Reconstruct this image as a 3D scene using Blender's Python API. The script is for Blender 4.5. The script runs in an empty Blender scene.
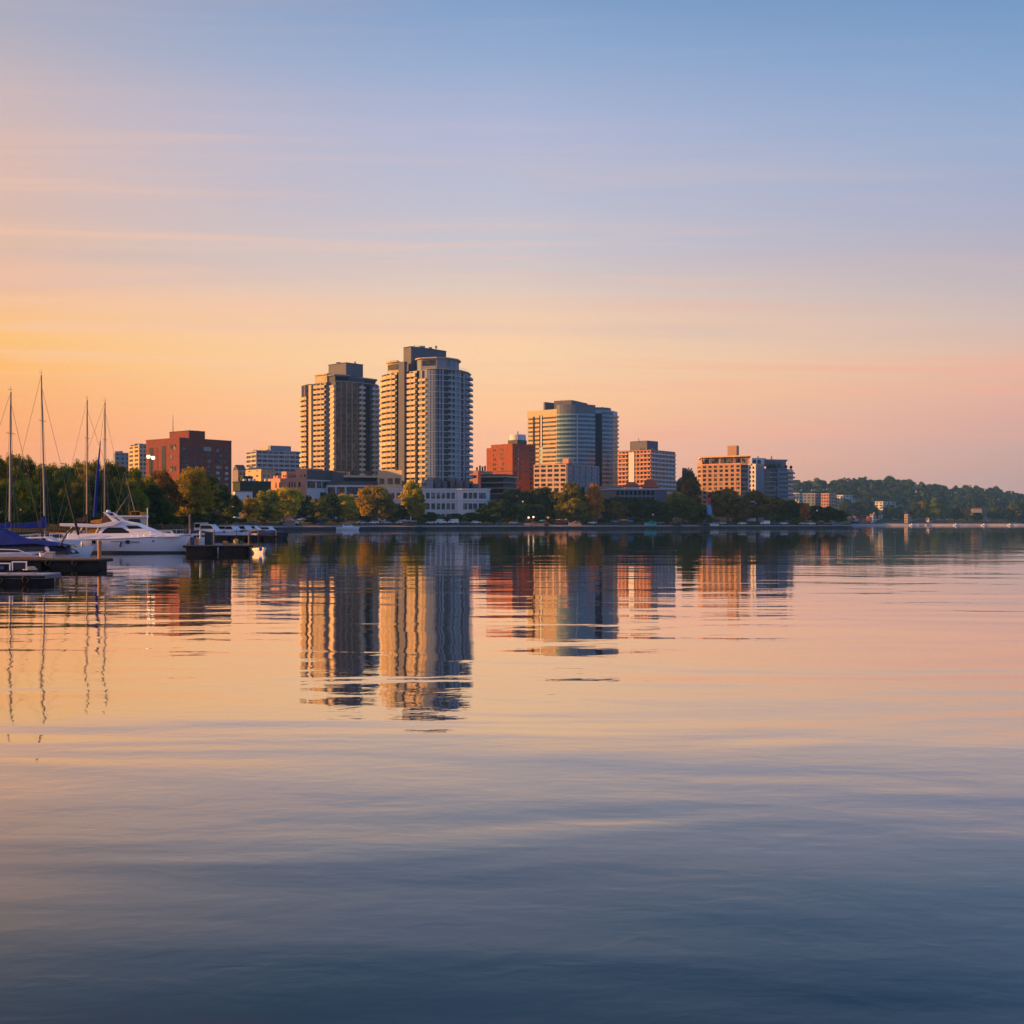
import bpy, bmesh, math, random
import numpy as np
from mathutils import Vector, Matrix

R = math.radians
SC = bpy.context.scene
COL = SC.collection

# ------------------------------------------------------------------ camera
FPX, CAMZ, HZ, CX = 1200.0, 2.6, 523.5, 512.0
cd = bpy.data.cameras.new('camera')
cam = bpy.data.objects.new('camera', cd)
COL.objects.link(cam)
cam.location = (0, 0, CAMZ)
cam.rotation_euler = (R(90), 0, 0)
cd.sensor_width = 36.0
cd.lens = 36.0 * FPX / 1024.0
cd.shift_y = (HZ - 512.0) / 1024.0
cd.clip_start, cd.clip_end = 0.1, 12000
SC.camera = cam

# ------------------------------------------------------------------ exposure
EXPO = 0.9
SC.view_settings.view_transform = 'Standard'
SC.view_settings.look = 'None'
SC.view_settings.gamma = 1.0
SC.view_settings.use_curve_mapping = False
SC.view_settings.exposure = EXPO
SC.render.engine = 'CYCLES'
SC.cycles.use_denoising = True
SC.cycles.max_bounces = 6
SC.cycles.volume_bounces = 0
SC.cycles.transparent_max_bounces = 6

# ------------------------------------------------------------------ sun and sky
SUN_EL, SUN_AZ = R(12.0), R(-92.0)      # azimuth from the view axis (+Y), negative = left
sd = bpy.data.lights.new('sun', 'SUN')
sun = bpy.data.objects.new('sun', sd)
COL.objects.link(sun)
sdir = Vector((math.sin(SUN_AZ) * math.cos(SUN_EL), math.cos(SUN_AZ) * math.cos(SUN_EL), math.sin(SUN_EL)))
sun.rotation_euler = (-sdir).to_track_quat('-Z', 'Y').to_euler()
sd.energy = 5.0
sd.angle = R(0.5)
sd.color = (1.0, 0.44, 0.10)

def lin(c):
    return tuple(((v / 255.0) / 12.92 if v <= 10.31 else ((v / 255.0 + 0.055) / 1.055) ** 2.4) for v in c)

class NT:
    """small helper to wire nodes"""
    def __init__(s, tree):
        s.t = tree
    def n(s, typ, **kw):
        x = s.t.nodes.new(typ)
        for k, v in kw.items():
            setattr(x, k, v)
        return x
    def l(s, a, b):
        s.t.links.new(a, b)
    def math(s, op, a, b=None, c=None, clamp=False):
        m = s.n('ShaderNodeMath', operation=op, use_clamp=clamp)
        for i, v in enumerate((a, b, c)):
            if v is None:
                continue
            if isinstance(v, (int, float)):
                m.inputs[i].default_value = v
            else:
                s.l(v, m.inputs[i])
        return m.outputs[0]
    def mix(s, fac, a, b, blend='MIX'):
        m = s.n('ShaderNodeMix', data_type='RGBA', blend_type=blend)
        for i, v in ((0, fac), (6, a), (7, b)):
            if isinstance(v, (int, float)):
                m.inputs[i].default_value = v
            elif isinstance(v, tuple):
                m.inputs[i].default_value = (*v[:3], 1)
            else:
                s.l(v, m.inputs[i])
        return m.outputs[2]
    def remap(s, v, a, b, c=0.0, d=1.0, smooth=False):
        m = s.n('ShaderNodeMapRange')
        m.interpolation_type = 'SMOOTHSTEP' if smooth else 'LINEAR'
        s.l(v, m.inputs[0])
        for i, q in enumerate((a, b, c, d)):
            m.inputs[i + 1].default_value = q
        return m.outputs[0]
    def ramp(s, fac, stops, interp='EASE'):
        r = s.n('ShaderNodeValToRGB')
        cr = r.color_ramp
        cr.interpolation = interp
        while len(cr.elements) < len(stops):
            cr.elements.new(0.5)
        for e, (p, c) in zip(cr.elements, stops):
            e.position = p
            e.color = (*c[:3], 1)
        s.l(fac, r.inputs[0])
        return r.outputs[0]

W = bpy.data.worlds.new('World')
SC.world = W
W.use_nodes = True
W.node_tree.nodes.clear()
w = NT(W.node_tree)
tc = w.n('ShaderNodeTexCoord')
sep = w.n('ShaderNodeSeparateXYZ')
w.l(tc.outputs['Generated'], sep.inputs[0])
el = w.math('ARCSINE', w.math('MAXIMUM', sep.outputs[2], 0.0))
azs = w.math('ARCTAN2', sep.outputs[0], sep.outputs[1])
hl = w.math('SQRT', w.math('ADD', w.math('MULTIPLY', sep.outputs[0], sep.outputs[0]), w.math('MULTIPLY', sep.outputs[1], sep.outputs[1])))
sx = w.math('DIVIDE', sep.outputs[0], w.math('MAXIMUM', hl, 0.001))      # sine of the azimuth
SPAN = 45.0
def pos(y):
    return math.degrees(math.atan((HZ - y) / FPX)) / SPAN
fac = w.math('DIVIDE', el, R(SPAN), clamp=True)
SKYL = [(500, (250, 158, 104)), (445, (252, 164, 102)), (415, (253, 171, 100)), (380, (255, 184, 98)), (350, (255, 193, 112)), (325, (251, 192, 136)), (295, (244, 191, 156)),
        (265, (232, 190, 164)), (200, (226, 189, 174)), (130, (208, 185, 184)), (60, (178, 175, 190)), (0, (168, 168, 188))]
SKYC = [(500, (253, 178, 140)), (450, (254, 184, 144)), (405, (254, 197, 146)), (360, (252, 208, 162)), (325, (250, 206, 168)), (295, (232, 205, 188)), (250, (208, 200, 206)),
        (200, (194, 193, 210)), (130, (181, 186, 214)), (60, (152, 174, 210)), (0, (130, 161, 203))]
SKYR = [(500, (190, 154, 150)), (460, (199, 160, 152)), (430, (214, 164, 152)), (400, (226, 172, 152)), (370, (224, 183, 162)), (330, (206, 186, 181)), (280, (190, 181, 192)),
        (230, (173, 176, 202)), (170, (157, 175, 207)), (100, (134, 165, 206)), (0, (104, 146, 193))]
ZEN = (70, 105, 165)
def stops(tab):
    o = [(max(0.0, pos(y)), lin(c)) for y, c in tab]
    return o + [(0.80, tuple(0.55 * a + 0.45 * b for a, b in zip(lin(tab[-1][1]), lin(ZEN)))), (1.0, lin(ZEN))]
cl = w.ramp(fac, stops(SKYL), 'LINEAR')
cc = w.ramp(fac, stops(SKYC), 'LINEAR')
cr_ = w.ramp(fac, stops(SKYR), 'LINEAR')
tl = w.math('POWER', w.remap(sx, -0.40, 0.0, 1.0, 0.0), 1.9)
tr = w.remap(sx, 0.0, 0.40, 0.0, 1.0)
grad = w.mix(tr, w.mix(tl, cc, cl), cr_)
# thin horizontal streaks of cirrus
elh = w.math('ARCTAN2', sep.outputs[2], w.math('SQRT', w.math('ADD', w.math('MULTIPLY', sep.outputs[1], sep.outputs[1]), w.math('MULTIPLY', w.math('MULTIPLY', sep.outputs[0], sep.outputs[0]), 0.15))))
def streak(su, sv, off, lo, hi, detail=4):
    cv = w.n('ShaderNodeCombineXYZ')
    w.l(w.math('MULTIPLY', azs, su), cv.inputs[0])
    w.l(w.math('MULTIPLY', w.math('ADD', elh, w.math('MULTIPLY', azs, 0.01)), sv), cv.inputs[1])
    cv.inputs[2].default_value = off
    nz = w.n('ShaderNodeTexNoise')
    nz.inputs['Scale'].default_value = 1.0
    nz.inputs['Detail'].default_value = detail
    nz.inputs['Roughness'].default_value = 0.58
    nz.inputs['Distortion'].default_value = 0.5
    w.l(cv.outputs[0], nz.inputs['Vector'])
    return w.remap(nz.outputs[0], lo, hi, 0.0, 1.0, True)
leftw = w.remap(sx, -0.45, 0.35, 1.0, 0.25)
band = w.math('MULTIPLY', w.remap(el, R(3), R(9), 0.3, 1.0, True), w.remap(el, R(12), R(20), 1.0, 0.12, True))
s1 = w.math('MULTIPLY', w.math('MULTIPLY', streak(2.6, 80.0, 3.7, 0.46, 0.80, 7), band), leftw)
grad = w.mix(w.math('MULTIPLY', s1, 0.70), grad, lin((252, 200, 172)))
s2 = w.math('MULTIPLY', streak(1.9, 34.0, 9.1, 0.46, 0.8, 7), w.math('MULTIPLY', band, 0.26))
grad = w.mix(s2, grad, lin((178, 176, 200)))
s4 = w.math('MULTIPLY', w.math('MULTIPLY', streak(1.5, 70.0, 31.0, 0.47, 0.72, 6), w.remap(sx, -0.1, 0.25, 0.2, 1.0, True)),
            w.math('MULTIPLY', w.remap(el, R(2), R(4.5), 0.0, 1.0, True), w.remap(el, R(7), R(13), 1.0, 0.0, True)))
grad = w.mix(w.math('MULTIPLY', s4, 0.55), grad, lin((244, 170, 146)))
# a higher cloud sheet added at left, mostly above the picture, warming the water
hi = w.math('MULTIPLY', w.remap(el, R(21.5), R(27), 0.0, 1.0, True), w.remap(el, R(34), R(50), 1.0, 0.0, True))
s3 = w.math('MULTIPLY', w.math('MULTIPLY', streak(2.2, 22.0, 21.0, 0.36, 0.60, 5), hi), w.remap(sx, -0.45, 0.05, 1.0, 0.0, True))
grad = w.mix(w.math('MULTIPLY', s3, 0.9), grad, lin((250, 186, 150)))
# unseen sky right of and behind the camera, made blue to fill shaded faces
BACK = [(500, (146, 168, 212)), (400, (142, 174, 226)), (250, (130, 172, 234)), (0, (108, 160, 238))]
yn = w.math('DIVIDE', sep.outputs[1], w.math('MAXIMUM', hl, 0.001))
fb = w.math('MULTIPLY', w.remap(yn, 0.80, 0.15, 0.0, 1.0, True), w.remap(sx, -0.75, -0.05, 0.0, 1.0, True))
grad = w.mix(fb, grad, w.ramp(fac, stops(BACK), 'LINEAR'))
sky = w.n('ShaderNodeTexSky', sky_type='NISHITA')
sky.sun_disc = False
sky.sun_elevation = SUN_EL
sky.sun_rotation = SUN_AZ
sky.air_density, sky.dust_density, sky.ozone_density = 1.2, 2.0, 2.0
nis = w.mix(1.0, sky.outputs[0], (0.10, 0.10, 0.10), 'MULTIPLY')
NISHITA_SHARE = 0.07
gain = w.remap(el, 0.0, R(12), 1.22, 1.02)        # bright lower sky
cg = w.n('ShaderNodeCombineXYZ')
for i in range(3): w.l(gain, cg.inputs[i])
grad = w.mix(1.0, grad, cg.outputs[0], 'MULTIPLY')
tot = w.mix(NISHITA_SHARE, grad, nis)
bg = w.n('ShaderNodeBackground')
w.l(tot, bg.inputs[0])
bg.inputs[1].default_value = 1.02 / (2 ** EXPO)
wo = w.n('ShaderNodeOutputWorld')
w.l(bg.outputs[0], wo.inputs[0])

# ------------------------------------------------------------------ helpers
def PX(px, D):
    return (px - CX) * D / FPX
def PZ(py, D):
    return CAMZ - (py - HZ) * D / FPX
def V2(px, D):
    return Vector((PX(px, D), D))

MATS = {}
def mat(name, col, rough=0.7, var=0.12, scale=0.6, metal=0.0, spec=0.2, col2=None, objrand=0.0, stretch=(1, 1, 1), bump=0.0):
    """procedural Principled material: two noise scales vary the colour"""
    if name in MATS:
        return MATS[name]
    m = bpy.data.materials.new(name)
    m.use_nodes = True
    t = NT(m.node_tree)
    bs = m.node_tree.nodes['Principled BSDF']
    co = t.n('ShaderNodeTexCoord')
    mp = t.n('ShaderNodeMapping')
    mp.inputs['Scale'].default_value = stretch
    t.l(co.outputs['Object'], mp.inputs[0])
    n1 = t.n('ShaderNodeTexNoise')
    n1.inputs['Scale'].default_value = scale
    n1.inputs['Detail'].default_value = 6
    n1.inputs['Roughness'].default_value = 0.65
    t.l(mp.outputs[0], n1.inputs['Vector'])
    f = t.remap(n1.outputs[0], 0.3, 0.7)
    c1 = tuple(max(0, v * (1 - var)) for v in col)
    c2 = tuple(min(1, v * (1 + var)) for v in (col2 or col))
    c = t.mix(f, c1, c2)
    if objrand:
        oi = t.n('ShaderNodeObjectInfo')
        hs = t.n('ShaderNodeHueSaturation')
        t.l(t.remap(oi.outputs['Random'], 0, 1, 1 - objrand, 1 + objrand), hs.inputs['Value'])
        t.l(c, hs.inputs['Color'])
        c = hs.outputs[0]
    t.l(c, bs.inputs['Base Color'])
    bs.inputs['Roughness'].default_value = rough
    bs.inputs['Metallic'].default_value = metal
    bs.inputs['Specular IOR Level'].default_value = spec
    if bump:
        b = t.n('ShaderNodeBump')
        b.inputs['Distance'].default_value = bump
        t.l(n1.outputs[0], b.inputs['Height'])
        t.l(b.outputs[0], bs.inputs['Normal'])
    MATS[name] = m
    return m

def glass_mat(name, dark, blind, share=0.25, rough=0.12, metal=0.0, spec=0.35):
    """window glass: most panes dark and glossy, some with a pale blind drawn (by object)"""
    if name in MATS:
        return MATS[name]
    m = bpy.data.materials.new(name)
    m.use_nodes = True
    t = NT(m.node_tree)
    bs = m.node_tree.nodes['Principled BSDF']
    oi = t.n('ShaderNodeObjectInfo')
    co = t.n('ShaderNodeTexCoord')
    wn = t.n('ShaderNodeTexNoise')
    wn.inputs['Scale'].default_value = 0.35
    wn.inputs['Detail'].default_value = 2
    ad = t.n('ShaderNodeVectorMath', operation='ADD')
    t.l(co.outputs['Object'], ad.inputs[0])
    cb = t.n('ShaderNodeCombineXYZ')
    t.l(t.math('MULTIPLY', oi.outputs['Random'], 91.0), cb.inputs[0])
    t.l(t.math('MULTIPLY', oi.outputs['Random'], 37.0), cb.inputs[2])
    t.l(cb.outputs[0], ad.inputs[1])
    t.l(ad.outputs[0], wn.inputs['Vector'])
    f = t.remap(wn.outputs[0], 0.62 - share * 0.5, 0.70 - share * 0.5, 0.0, 1.0)
    f = t.math('MULTIPLY', f, t.remap(oi.outputs['Random'], 0.2, 1.0, 0.15, 0.9))
    t.l(t.mix(f, dark, blind), bs.inputs['Base Color'])
    bs.inputs['Roughness'].default_value = rough
    bs.inputs['Metallic'].default_value = metal
    bs.inputs['Specular IOR Level'].default_value = spec
    MATS[name] = m
    return m

def leaf_mat(name, c1, c2, trans=0.35):
    if name in MATS:
        return MATS[name]
    m = bpy.data.materials.new(name)
    m.use_nodes = True
    t = NT(m.node_tree)
    m.node_tree.nodes.clear()
    co = t.n('ShaderNodeTexCoord')
    oi = t.n('ShaderNodeObjectInfo')
    ad = t.n('ShaderNodeVectorMath', operation='ADD')
    t.l(co.outputs['Object'], ad.inputs[0])
    cb = t.n('ShaderNodeCombineXYZ')
    t.l(t.math('MULTIPLY', oi.outputs['Random'], 50.0), cb.inputs[0])
    t.l(cb.outputs[0], ad.inputs[1])
    n1 = t.n('ShaderNodeTexNoise')
    n1.inputs['Scale'].default_value = 2.2
    n1.inputs['Detail'].default_value = 5
    t.l(ad.outputs[0], n1.inputs['Vector'])
    c = t.mix(t.remap(n1.outputs[0], 0.36, 0.64), c1, c2)
    hs = t.n('ShaderNodeHueSaturation')
    t.l(t.remap(oi.outputs['Random'], 0, 1, 0.8, 1.2), hs.inputs['Value'])
    t.l(t.remap(oi.outputs['Random'], 0, 1, 0.485, 0.515), hs.inputs['Hue'])
    t.l(c, hs.inputs['Color'])
    d = t.n('ShaderNodeBsdfDiffuse')
    tr_ = t.n('ShaderNodeBsdfTranslucent')
    t.l(hs.outputs[0], d.inputs[0])
    t.l(hs.outputs[0], tr_.inputs[0])
    mx = t.n('ShaderNodeMixShader')
    mx.inputs[0].default_value = trans
    t.l(d.outputs[0], mx.inputs[1])
    t.l(tr_.outputs[0], mx.inputs[2])
    o = t.n('ShaderNodeOutputMaterial')
    t.l(mx.outputs[0], o.inputs[0])
    MATS[name] = m
    return m

def tag(o, label=None, cat=None, group=None, kind=None):
    if label: o['label'] = label
    if cat: o['category'] = cat
    if group: o['group'] = group
    if kind: o['kind'] = kind
    return o

def thing(name, label, cat, loc, group=None, rz=0.0):
    o = bpy.data.objects.new(name, None)
    COL.objects.link(o)
    o.empty_display_size = 0.5
    o.location = loc
    o.rotation_euler = (0, 0, rz)
    return tag(o, label, cat, group)

def inst(name, mesh, parent, loc=(0, 0, 0), rz=0.0, m=None):
    o = bpy.data.objects.new(name, mesh)
    COL.objects.link(o)
    o.parent = parent
    o.location = loc
    o.rotation_euler = (0, 0, rz)
    if m is not None:
        o.material_slots[0].link = 'OBJECT'
        o.material_slots[0].material = m
    return o

def copy_tree(o, parent=None):
    c = o.copy()
    COL.objects.link(c)
    c.parent = parent
    for ch in list(o.children):
        copy_tree(ch, c)
    return c

def miter(chain, off):
    """offset a left-to-right chain of points outwards (towards the viewer side)"""
    P = [Vector(p[:2]) for p in chain]
    N = []
    for a, b in zip(P, P[1:]):
        u = (b - a).normalized()
        N.append(Vector((u.y, -u.x)))
    out = []
    for i, p in enumerate(P):
        if i == 0: out.append(p + N[0] * off)
        elif i == len(P) - 1: out.append(p + N[-1] * off)
        else:
            k = N[i - 1] + N[i]
            k.normalize()
            c = max(0.35, k.dot(N[i]))
            out.append(p + k * (off / c))
    return out

class MB:
    def __init__(s):
        s.v, s.f = [], []
    def raw(s, v, f):
        b = len(s.v)
        s.v += [tuple(q) for q in v]
        s.f += [tuple(b + i for i in q) for q in f]
        return s
    def prism(s, poly, z0, z1):
        n = len(poly)
        v = [(p[0], p[1], z0) for p in poly] + [(p[0], p[1], z1) for p in poly]
        f = [tuple(range(n - 1, -1, -1)), tuple(range(n, 2 * n))] + [(i, (i + 1) % n, n + (i + 1) % n, n + i) for i in range(n)]
        return s.raw(v, f)
    def box(s, x0, x1, y0, y1, z0, z1):
        return s.prism([(x0, y0), (x1, y0), (x1, y1), (x0, y1)], z0, z1)
    def strip(s, chain, o0, o1, z0, z1):
        a, b = miter(chain, o1), miter(chain, o0)
        n = len(a)
        v = []
        for p, q in zip(a, b):
            v += [(p.x, p.y, z0), (q.x, q.y, z0), (q.x, q.y, z1), (p.x, p.y, z1)]
        f = []
        for i in range(n - 1):
            k, l = 4 * i, 4 * i + 4
            for j in range(4):
                f.append((k + j, k + (j + 1) % 4, l + (j + 1) % 4, l + j))
        f += [(0, 3, 2, 1), (4 * n - 4, 4 * n - 3, 4 * n - 2, 4 * n - 1)]
        return s.raw(v, f)
    def tube(s, p0, p1, r0, r1=None, n=6):
        r1 = r0 if r1 is None else r1
        p0, p1 = Vector(p0), Vector(p1)
        d = (p1 - p0).normalized()
        a = d.orthogonal().normalized()
        b = d.cross(a)
        v = []
        for p, r in ((p0, r0), (p1, r1)):
            for i in range(n):
                t = 2 * math.pi * i / n
                v.append(p + (a * math.cos(t) + b * math.sin(t)) * r)
        f = [(i, (i + 1) % n, n + (i + 1) % n, n + i) for i in range(n)] + [tuple(range(n - 1, -1, -1)), tuple(range(n, 2 * n))]
        return s.raw(v, f)
    def lathe(s, prof, n=12, c=(0, 0, 0)):
        v, f = [], []
        for r, z in prof:
            for i in range(n):
                t = 2 * math.pi * i / n
                v.append((c[0] + r * math.cos(t), c[1] + r * math.sin(t), c[2] + z))
        for k in range(len(prof) - 1):
            for i in range(n):
                f.append((k * n + i, k * n + (i + 1) % n, (k + 1) * n + (i + 1) % n, (k + 1) * n + i))
        f += [tuple(range(n - 1, -1, -1)), tuple(range((len(prof) - 1) * n, len(prof) * n))]
        return s.raw(v, f)
    def side(s, pts, w0, w1, y=0.0):
        """profile in x,z given thickness; half width goes w0 (lowest) to w1 (highest)"""
        zs = [p[1] for p in pts]
        a, b = min(zs), max(zs)
        n = len(pts)
        v = []
        for sg in (-1, 1):
            for x, z in pts:
                k = (z - a) / max(1e-6, b - a)
                v.append((x, y + sg * (w0 + (w1 - w0) * k), z))
        f = [tuple(range(n)), tuple(range(2 * n - 1, n - 1, -1))] + [(i, n + i, n + (i + 1) % n, (i + 1) % n) for i in range(n)]
        return s.raw(v, f)
    def mesh(s, name, m, org=(0, 0, 0), smooth=False, bevel=0.0):
        me = bpy.data.meshes.new(name)
        me.from_pydata([(x - org[0], y - org[1], z - org[2]) for x, y, z in s.v], [], s.f)
        bm = bmesh.new()
        bm.from_mesh(me)
        bmesh.ops.recalc_face_normals(bm, faces=bm.faces)
        if bevel:
            bmesh.ops.bevel(bm, geom=[e for e in bm.edges if len(e.link_faces) == 2 and e.calc_face_angle(0) > 0.5], offset=bevel,
                            segments=2, affect='EDGES', profile=0.6, clamp_overlap=True)
        bm.to_mesh(me)
        bm.free()
        if smooth:
            for p in me.polygons: p.use_smooth = True
        if m is not None: me.materials.append(m)
        return me
    def build(s, name, m, parent=None, world=True, smooth=False, bevel=0.0):
        """world=True: the shape was given in world coordinates; it is moved into its parent's frame"""
        org = tuple(parent.location) if (parent is not None and world) else (0, 0, 0)
        if parent is not None and world:
            q = parent.parent
            while q is not None:
                org = tuple(a + b for a, b in zip(org, q.location))
                q = q.parent
        o = bpy.data.objects.new(name, s.mesh(name, m, org, smooth, bevel))
        COL.objects.link(o)
        o.parent = parent
        return o

# ------------------------------------------------------------------ materials
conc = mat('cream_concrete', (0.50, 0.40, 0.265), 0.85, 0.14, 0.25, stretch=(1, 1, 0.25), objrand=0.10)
conc_b = mat('shade_blue_concrete', (0.36, 0.40, 0.43), 0.85, 0.12, 0.25, stretch=(1, 1, 0.25), objrand=0.10)  # tower concrete again, with the blue of the shaded side put into its colour
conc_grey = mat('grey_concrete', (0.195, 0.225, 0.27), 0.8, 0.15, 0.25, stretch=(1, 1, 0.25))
conc_dark = mat('dark_concrete', (0.075, 0.083, 0.105), 0.8, 0.2, 0.25)
white = mat('white_render', (0.58, 0.585, 0.60), 0.6, 0.08, 0.4, stretch=(1, 1, 0.3))
brick = mat('red_brick', (0.17, 0.045, 0.036), 0.85, 0.28, 0.5, stretch=(1, 1, 2))
brick_or = mat('orange_brick', (0.26, 0.072, 0.030), 0.85, 0.26, 0.5, stretch=(1, 1, 2))
pink = mat('pink_stucco', (0.55, 0.28, 0.20), 0.8, 0.12, 0.3)
pale_pink = mat('pale_pink_panel', (0.50, 0.36, 0.30), 0.8, 0.12, 0.4)
salmon = mat('salmon_brick', (0.44, 0.22, 0.15), 0.8, 0.15, 0.4)
beige = mat('beige_stucco', (0.55, 0.40, 0.24), 0.8, 0.1, 0.3)
tanbrick = mat('tan_brick', (0.38, 0.235, 0.155), 0.85, 0.16, 0.4)
roofm = mat('grey_roofing', (0.13, 0.13, 0.14), 0.85, 0.2, 0.3)
redroof = mat('red_roofing', (0.42, 0.09, 0.04), 0.75, 0.2, 0.5)
bluewall = mat('blue_grey_panel', (0.10, 0.13, 0.17), 0.45, 0.1, 0.3)
slate = mat('slate_cladding', (0.105, 0.11, 0.14), 0.7, 0.12, 0.3)
glass = glass_mat('window_glass', (0.012, 0.018, 0.028), (0.20, 0.20, 0.20), 0.25)
glass_t = glass_mat('tower_glass', (0.015, 0.022, 0.034), (0.14, 0.15, 0.17), 0.3, 0.15)
glass_o = glass_mat('teal_office_glass', (0.035, 0.085, 0.13), (0.07, 0.15, 0.20), 0.3, 0.10)
glass_navy = glass_mat('navy_glass', (0.006, 0.014, 0.035), (0.01, 0.02, 0.05), 0.1, 0.4, 0.0, 0.04)
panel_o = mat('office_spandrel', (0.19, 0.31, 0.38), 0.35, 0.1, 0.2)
panel_l = mat('office_sunlit_spandrel', (0.33, 0.235, 0.16), 0.4, 0.1, 0.2)  # left face only: golden sunlight put into the spandrel colour
balc_glass = mat('balcony_glazing', (0.20, 0.25, 0.28), 0.5, 0.12, 0.5, spec=0.25)
steel = mat('grey_steel', (0.25, 0.26, 0.28), 0.45, 0.1, 1.0, metal=0.6)
darkmetal = mat('dark_metal', (0.03, 0.032, 0.036), 0.5, 0.15, 1.0)

HAZE_D = 0.00010

# ------------------------------------------------------------------ water
def water_material():
    m = bpy.data.materials.new('lake_water')
    m.use_nodes = True
    t = NT(m.node_tree)
    m.node_tree.nodes.clear()
    geo = t.n('ShaderNodeNewGeometry')
    def layer(lx, ly, seed, detail=2.0, dist=0.4):
        mp = t.n('ShaderNodeMapping')
        mp.inputs['Scale'].default_value = (1 / lx, 1 / ly, 1)
        mp.inputs['Location'].default_value = (seed, seed * 1.7, seed)
        mp.inputs['Rotation'].default_value = (0, 0, 0.06)
        t.l(geo.outputs['Position'], mp.inputs[0])
        n = t.n('ShaderNodeTexNoise')
        n.inputs['Scale'].default_value = 1.0
        n.inputs['Detail'].default_value = detail
        n.inputs['Roughness'].default_value = 0.45
        n.inputs['Distortion'].default_value = dist
        t.l(mp.outputs[0], n.inputs['Vector'])
        return n.outputs[0]
    patch = t.remap(layer(22, 9, 4.2, 2), 0.35, 0.65, 0.45, 1.3, True)     # calmer and livelier patches
    h = t.math('MULTIPLY', layer(1.5, 0.9, 1.3, 2.5), 0.0060)
    h = t.math('MULTIPLY', h, patch)
    h = t.math('ADD', h, t.math('MULTIPLY', layer(0.34, 0.20, 7.7, 3), 0.0017))
    patch2 = t.remap(layer(26, 7, 14.2, 2), 0.42, 0.62, 0.15, 1.35, True)
    h = t.math('ADD', h, t.math('MULTIPLY', t.math('MULTIPLY', layer(3.6, 0.75, 8.8, 2.5), 0.0042), patch2))
    h = t.math('ADD', h, t.math('MULTIPLY', layer(7.5, 3.0, 2.9, 2), 0.058))
    sy = t.n('ShaderNodeSeparateXYZ')
    t.l(geo.outputs['Position'], sy.inputs[0])
    h = t.math('MULTIPLY', h, t.remap(sy.outputs[1], 16, 70, 1.0, 0.40, True))       # sheltered, calmer water towards the shore
    h = t.math('ADD', h, t.math('MULTIPLY', layer(60.0, 14.0, 5.5, 1), 0.050))
    b = t.n('ShaderNodeBump')
    b.inputs['Strength'].default_value = 1.0
    b.inputs['Distance'].default_value = 1.0
    t.l(h, b.inputs['Height'])
    fr = t.n('ShaderNodeFresnel')
    fr.inputs['IOR'].default_value = 1.333
    t.l(b.outputs[0], fr.inputs['Normal'])
    rf = t.ramp(fr.outputs[0], [(0.0, (0, 0, 0)), (0.05, (.05, .05, .05)), (0.12, (.125, .125, .125)), (0.20, (.32, .32, .32)), (0.28, (.54, .54, .54)), (0.37, (.74, .74, .74)), (0.6, (.92, .92, .92)), (1, (1, 1, 1))], 'LINEAR')
    gl = t.n('ShaderNodeBsdfGlossy')
    gl.inputs['Roughness'].default_value = 0.015
    t.l(t.ramp(fr.outputs[0], [(0.0, (.72, .95, 1)), (0.13, (.80, .96, 1)), (0.26, (.98, .95, .94)), (0.5, (1, .945, .89)), (0.85, (1, .98, .96)), (1, (1, 1, 1))], 'LINEAR'), gl.inputs['Color'])
    t.l(b.outputs[0], gl.inputs['Normal'])
    df = t.n('ShaderNodeBsdfDiffuse')
    df.inputs['Color'].default_value = (0.001, 0.015, 0.042, 1)
    mx = t.n('ShaderNodeMixShader')
    t.l(rf, mx.inputs[0])
    t.l(df.outputs[0], mx.inputs[1])
    t.l(gl.outputs[0], mx.inputs[2])
    ou = t.n('ShaderNodeOutputMaterial')
    t.l(mx.outputs[0], ou.inputs[0])
    return m

wb = MB()
wb.raw([(-2300, -60, 0), (2300, -60, 0), (2300, 2700, 0), (-2300, 2700, 0)], [(0, 1, 2, 3)])
water = wb.build('water', water_material())
tag(water, kind='structure')

# ------------------------------------------------------------------ near shore: quay, promenade, park ground
SHORE = [(-900, 150), (-400, 150), (-100, 170), (0, 190), (120, 215), (190, 255), (235, 330), (262, 410), (300, 455), (345, 482),
         (420, 505), (520, 535), (600, 560), (700, 592), (790, 622), (838, 640), (848, 648), (851, 665), (851, 720)]
GROUND = [(0, 1.02), (3, 1.15), (25, 2.85), (60, 3.6), (200, 5.5), (900, 12), (1600, 16)]
def shore_d(px):
    for (a, da), (b, db) in zip(SHORE, SHORE[1:]):
        if a <= px <= b and b > a:
            return da + (db - da) * (px - a) / (b - a)
    return 665
def ground_z(px, D):
    d = max(0, D - shore_d(px))
    for (a, za), (b, zb) in zip(GROUND, GROUND[1:]):
        if d <= b:
            return za + (zb - za) * (d - a) / (b - a)
    return GROUND[-1][1]
grass_m = mat('park_grass', (0.05, 0.07, 0.02), 0.95, 0.35, 0.15, col2=(0.09, 0.075, 0.03))
pave_m = mat('promenade_paving', (0.34, 0.28, 0.24), 0.85, 0.2, 0.4, bump=0.02)
stone_m = mat('quay_stone', (0.06, 0.055, 0.055), 0.9, 0.35, 0.5, bump=0.2)

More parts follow.
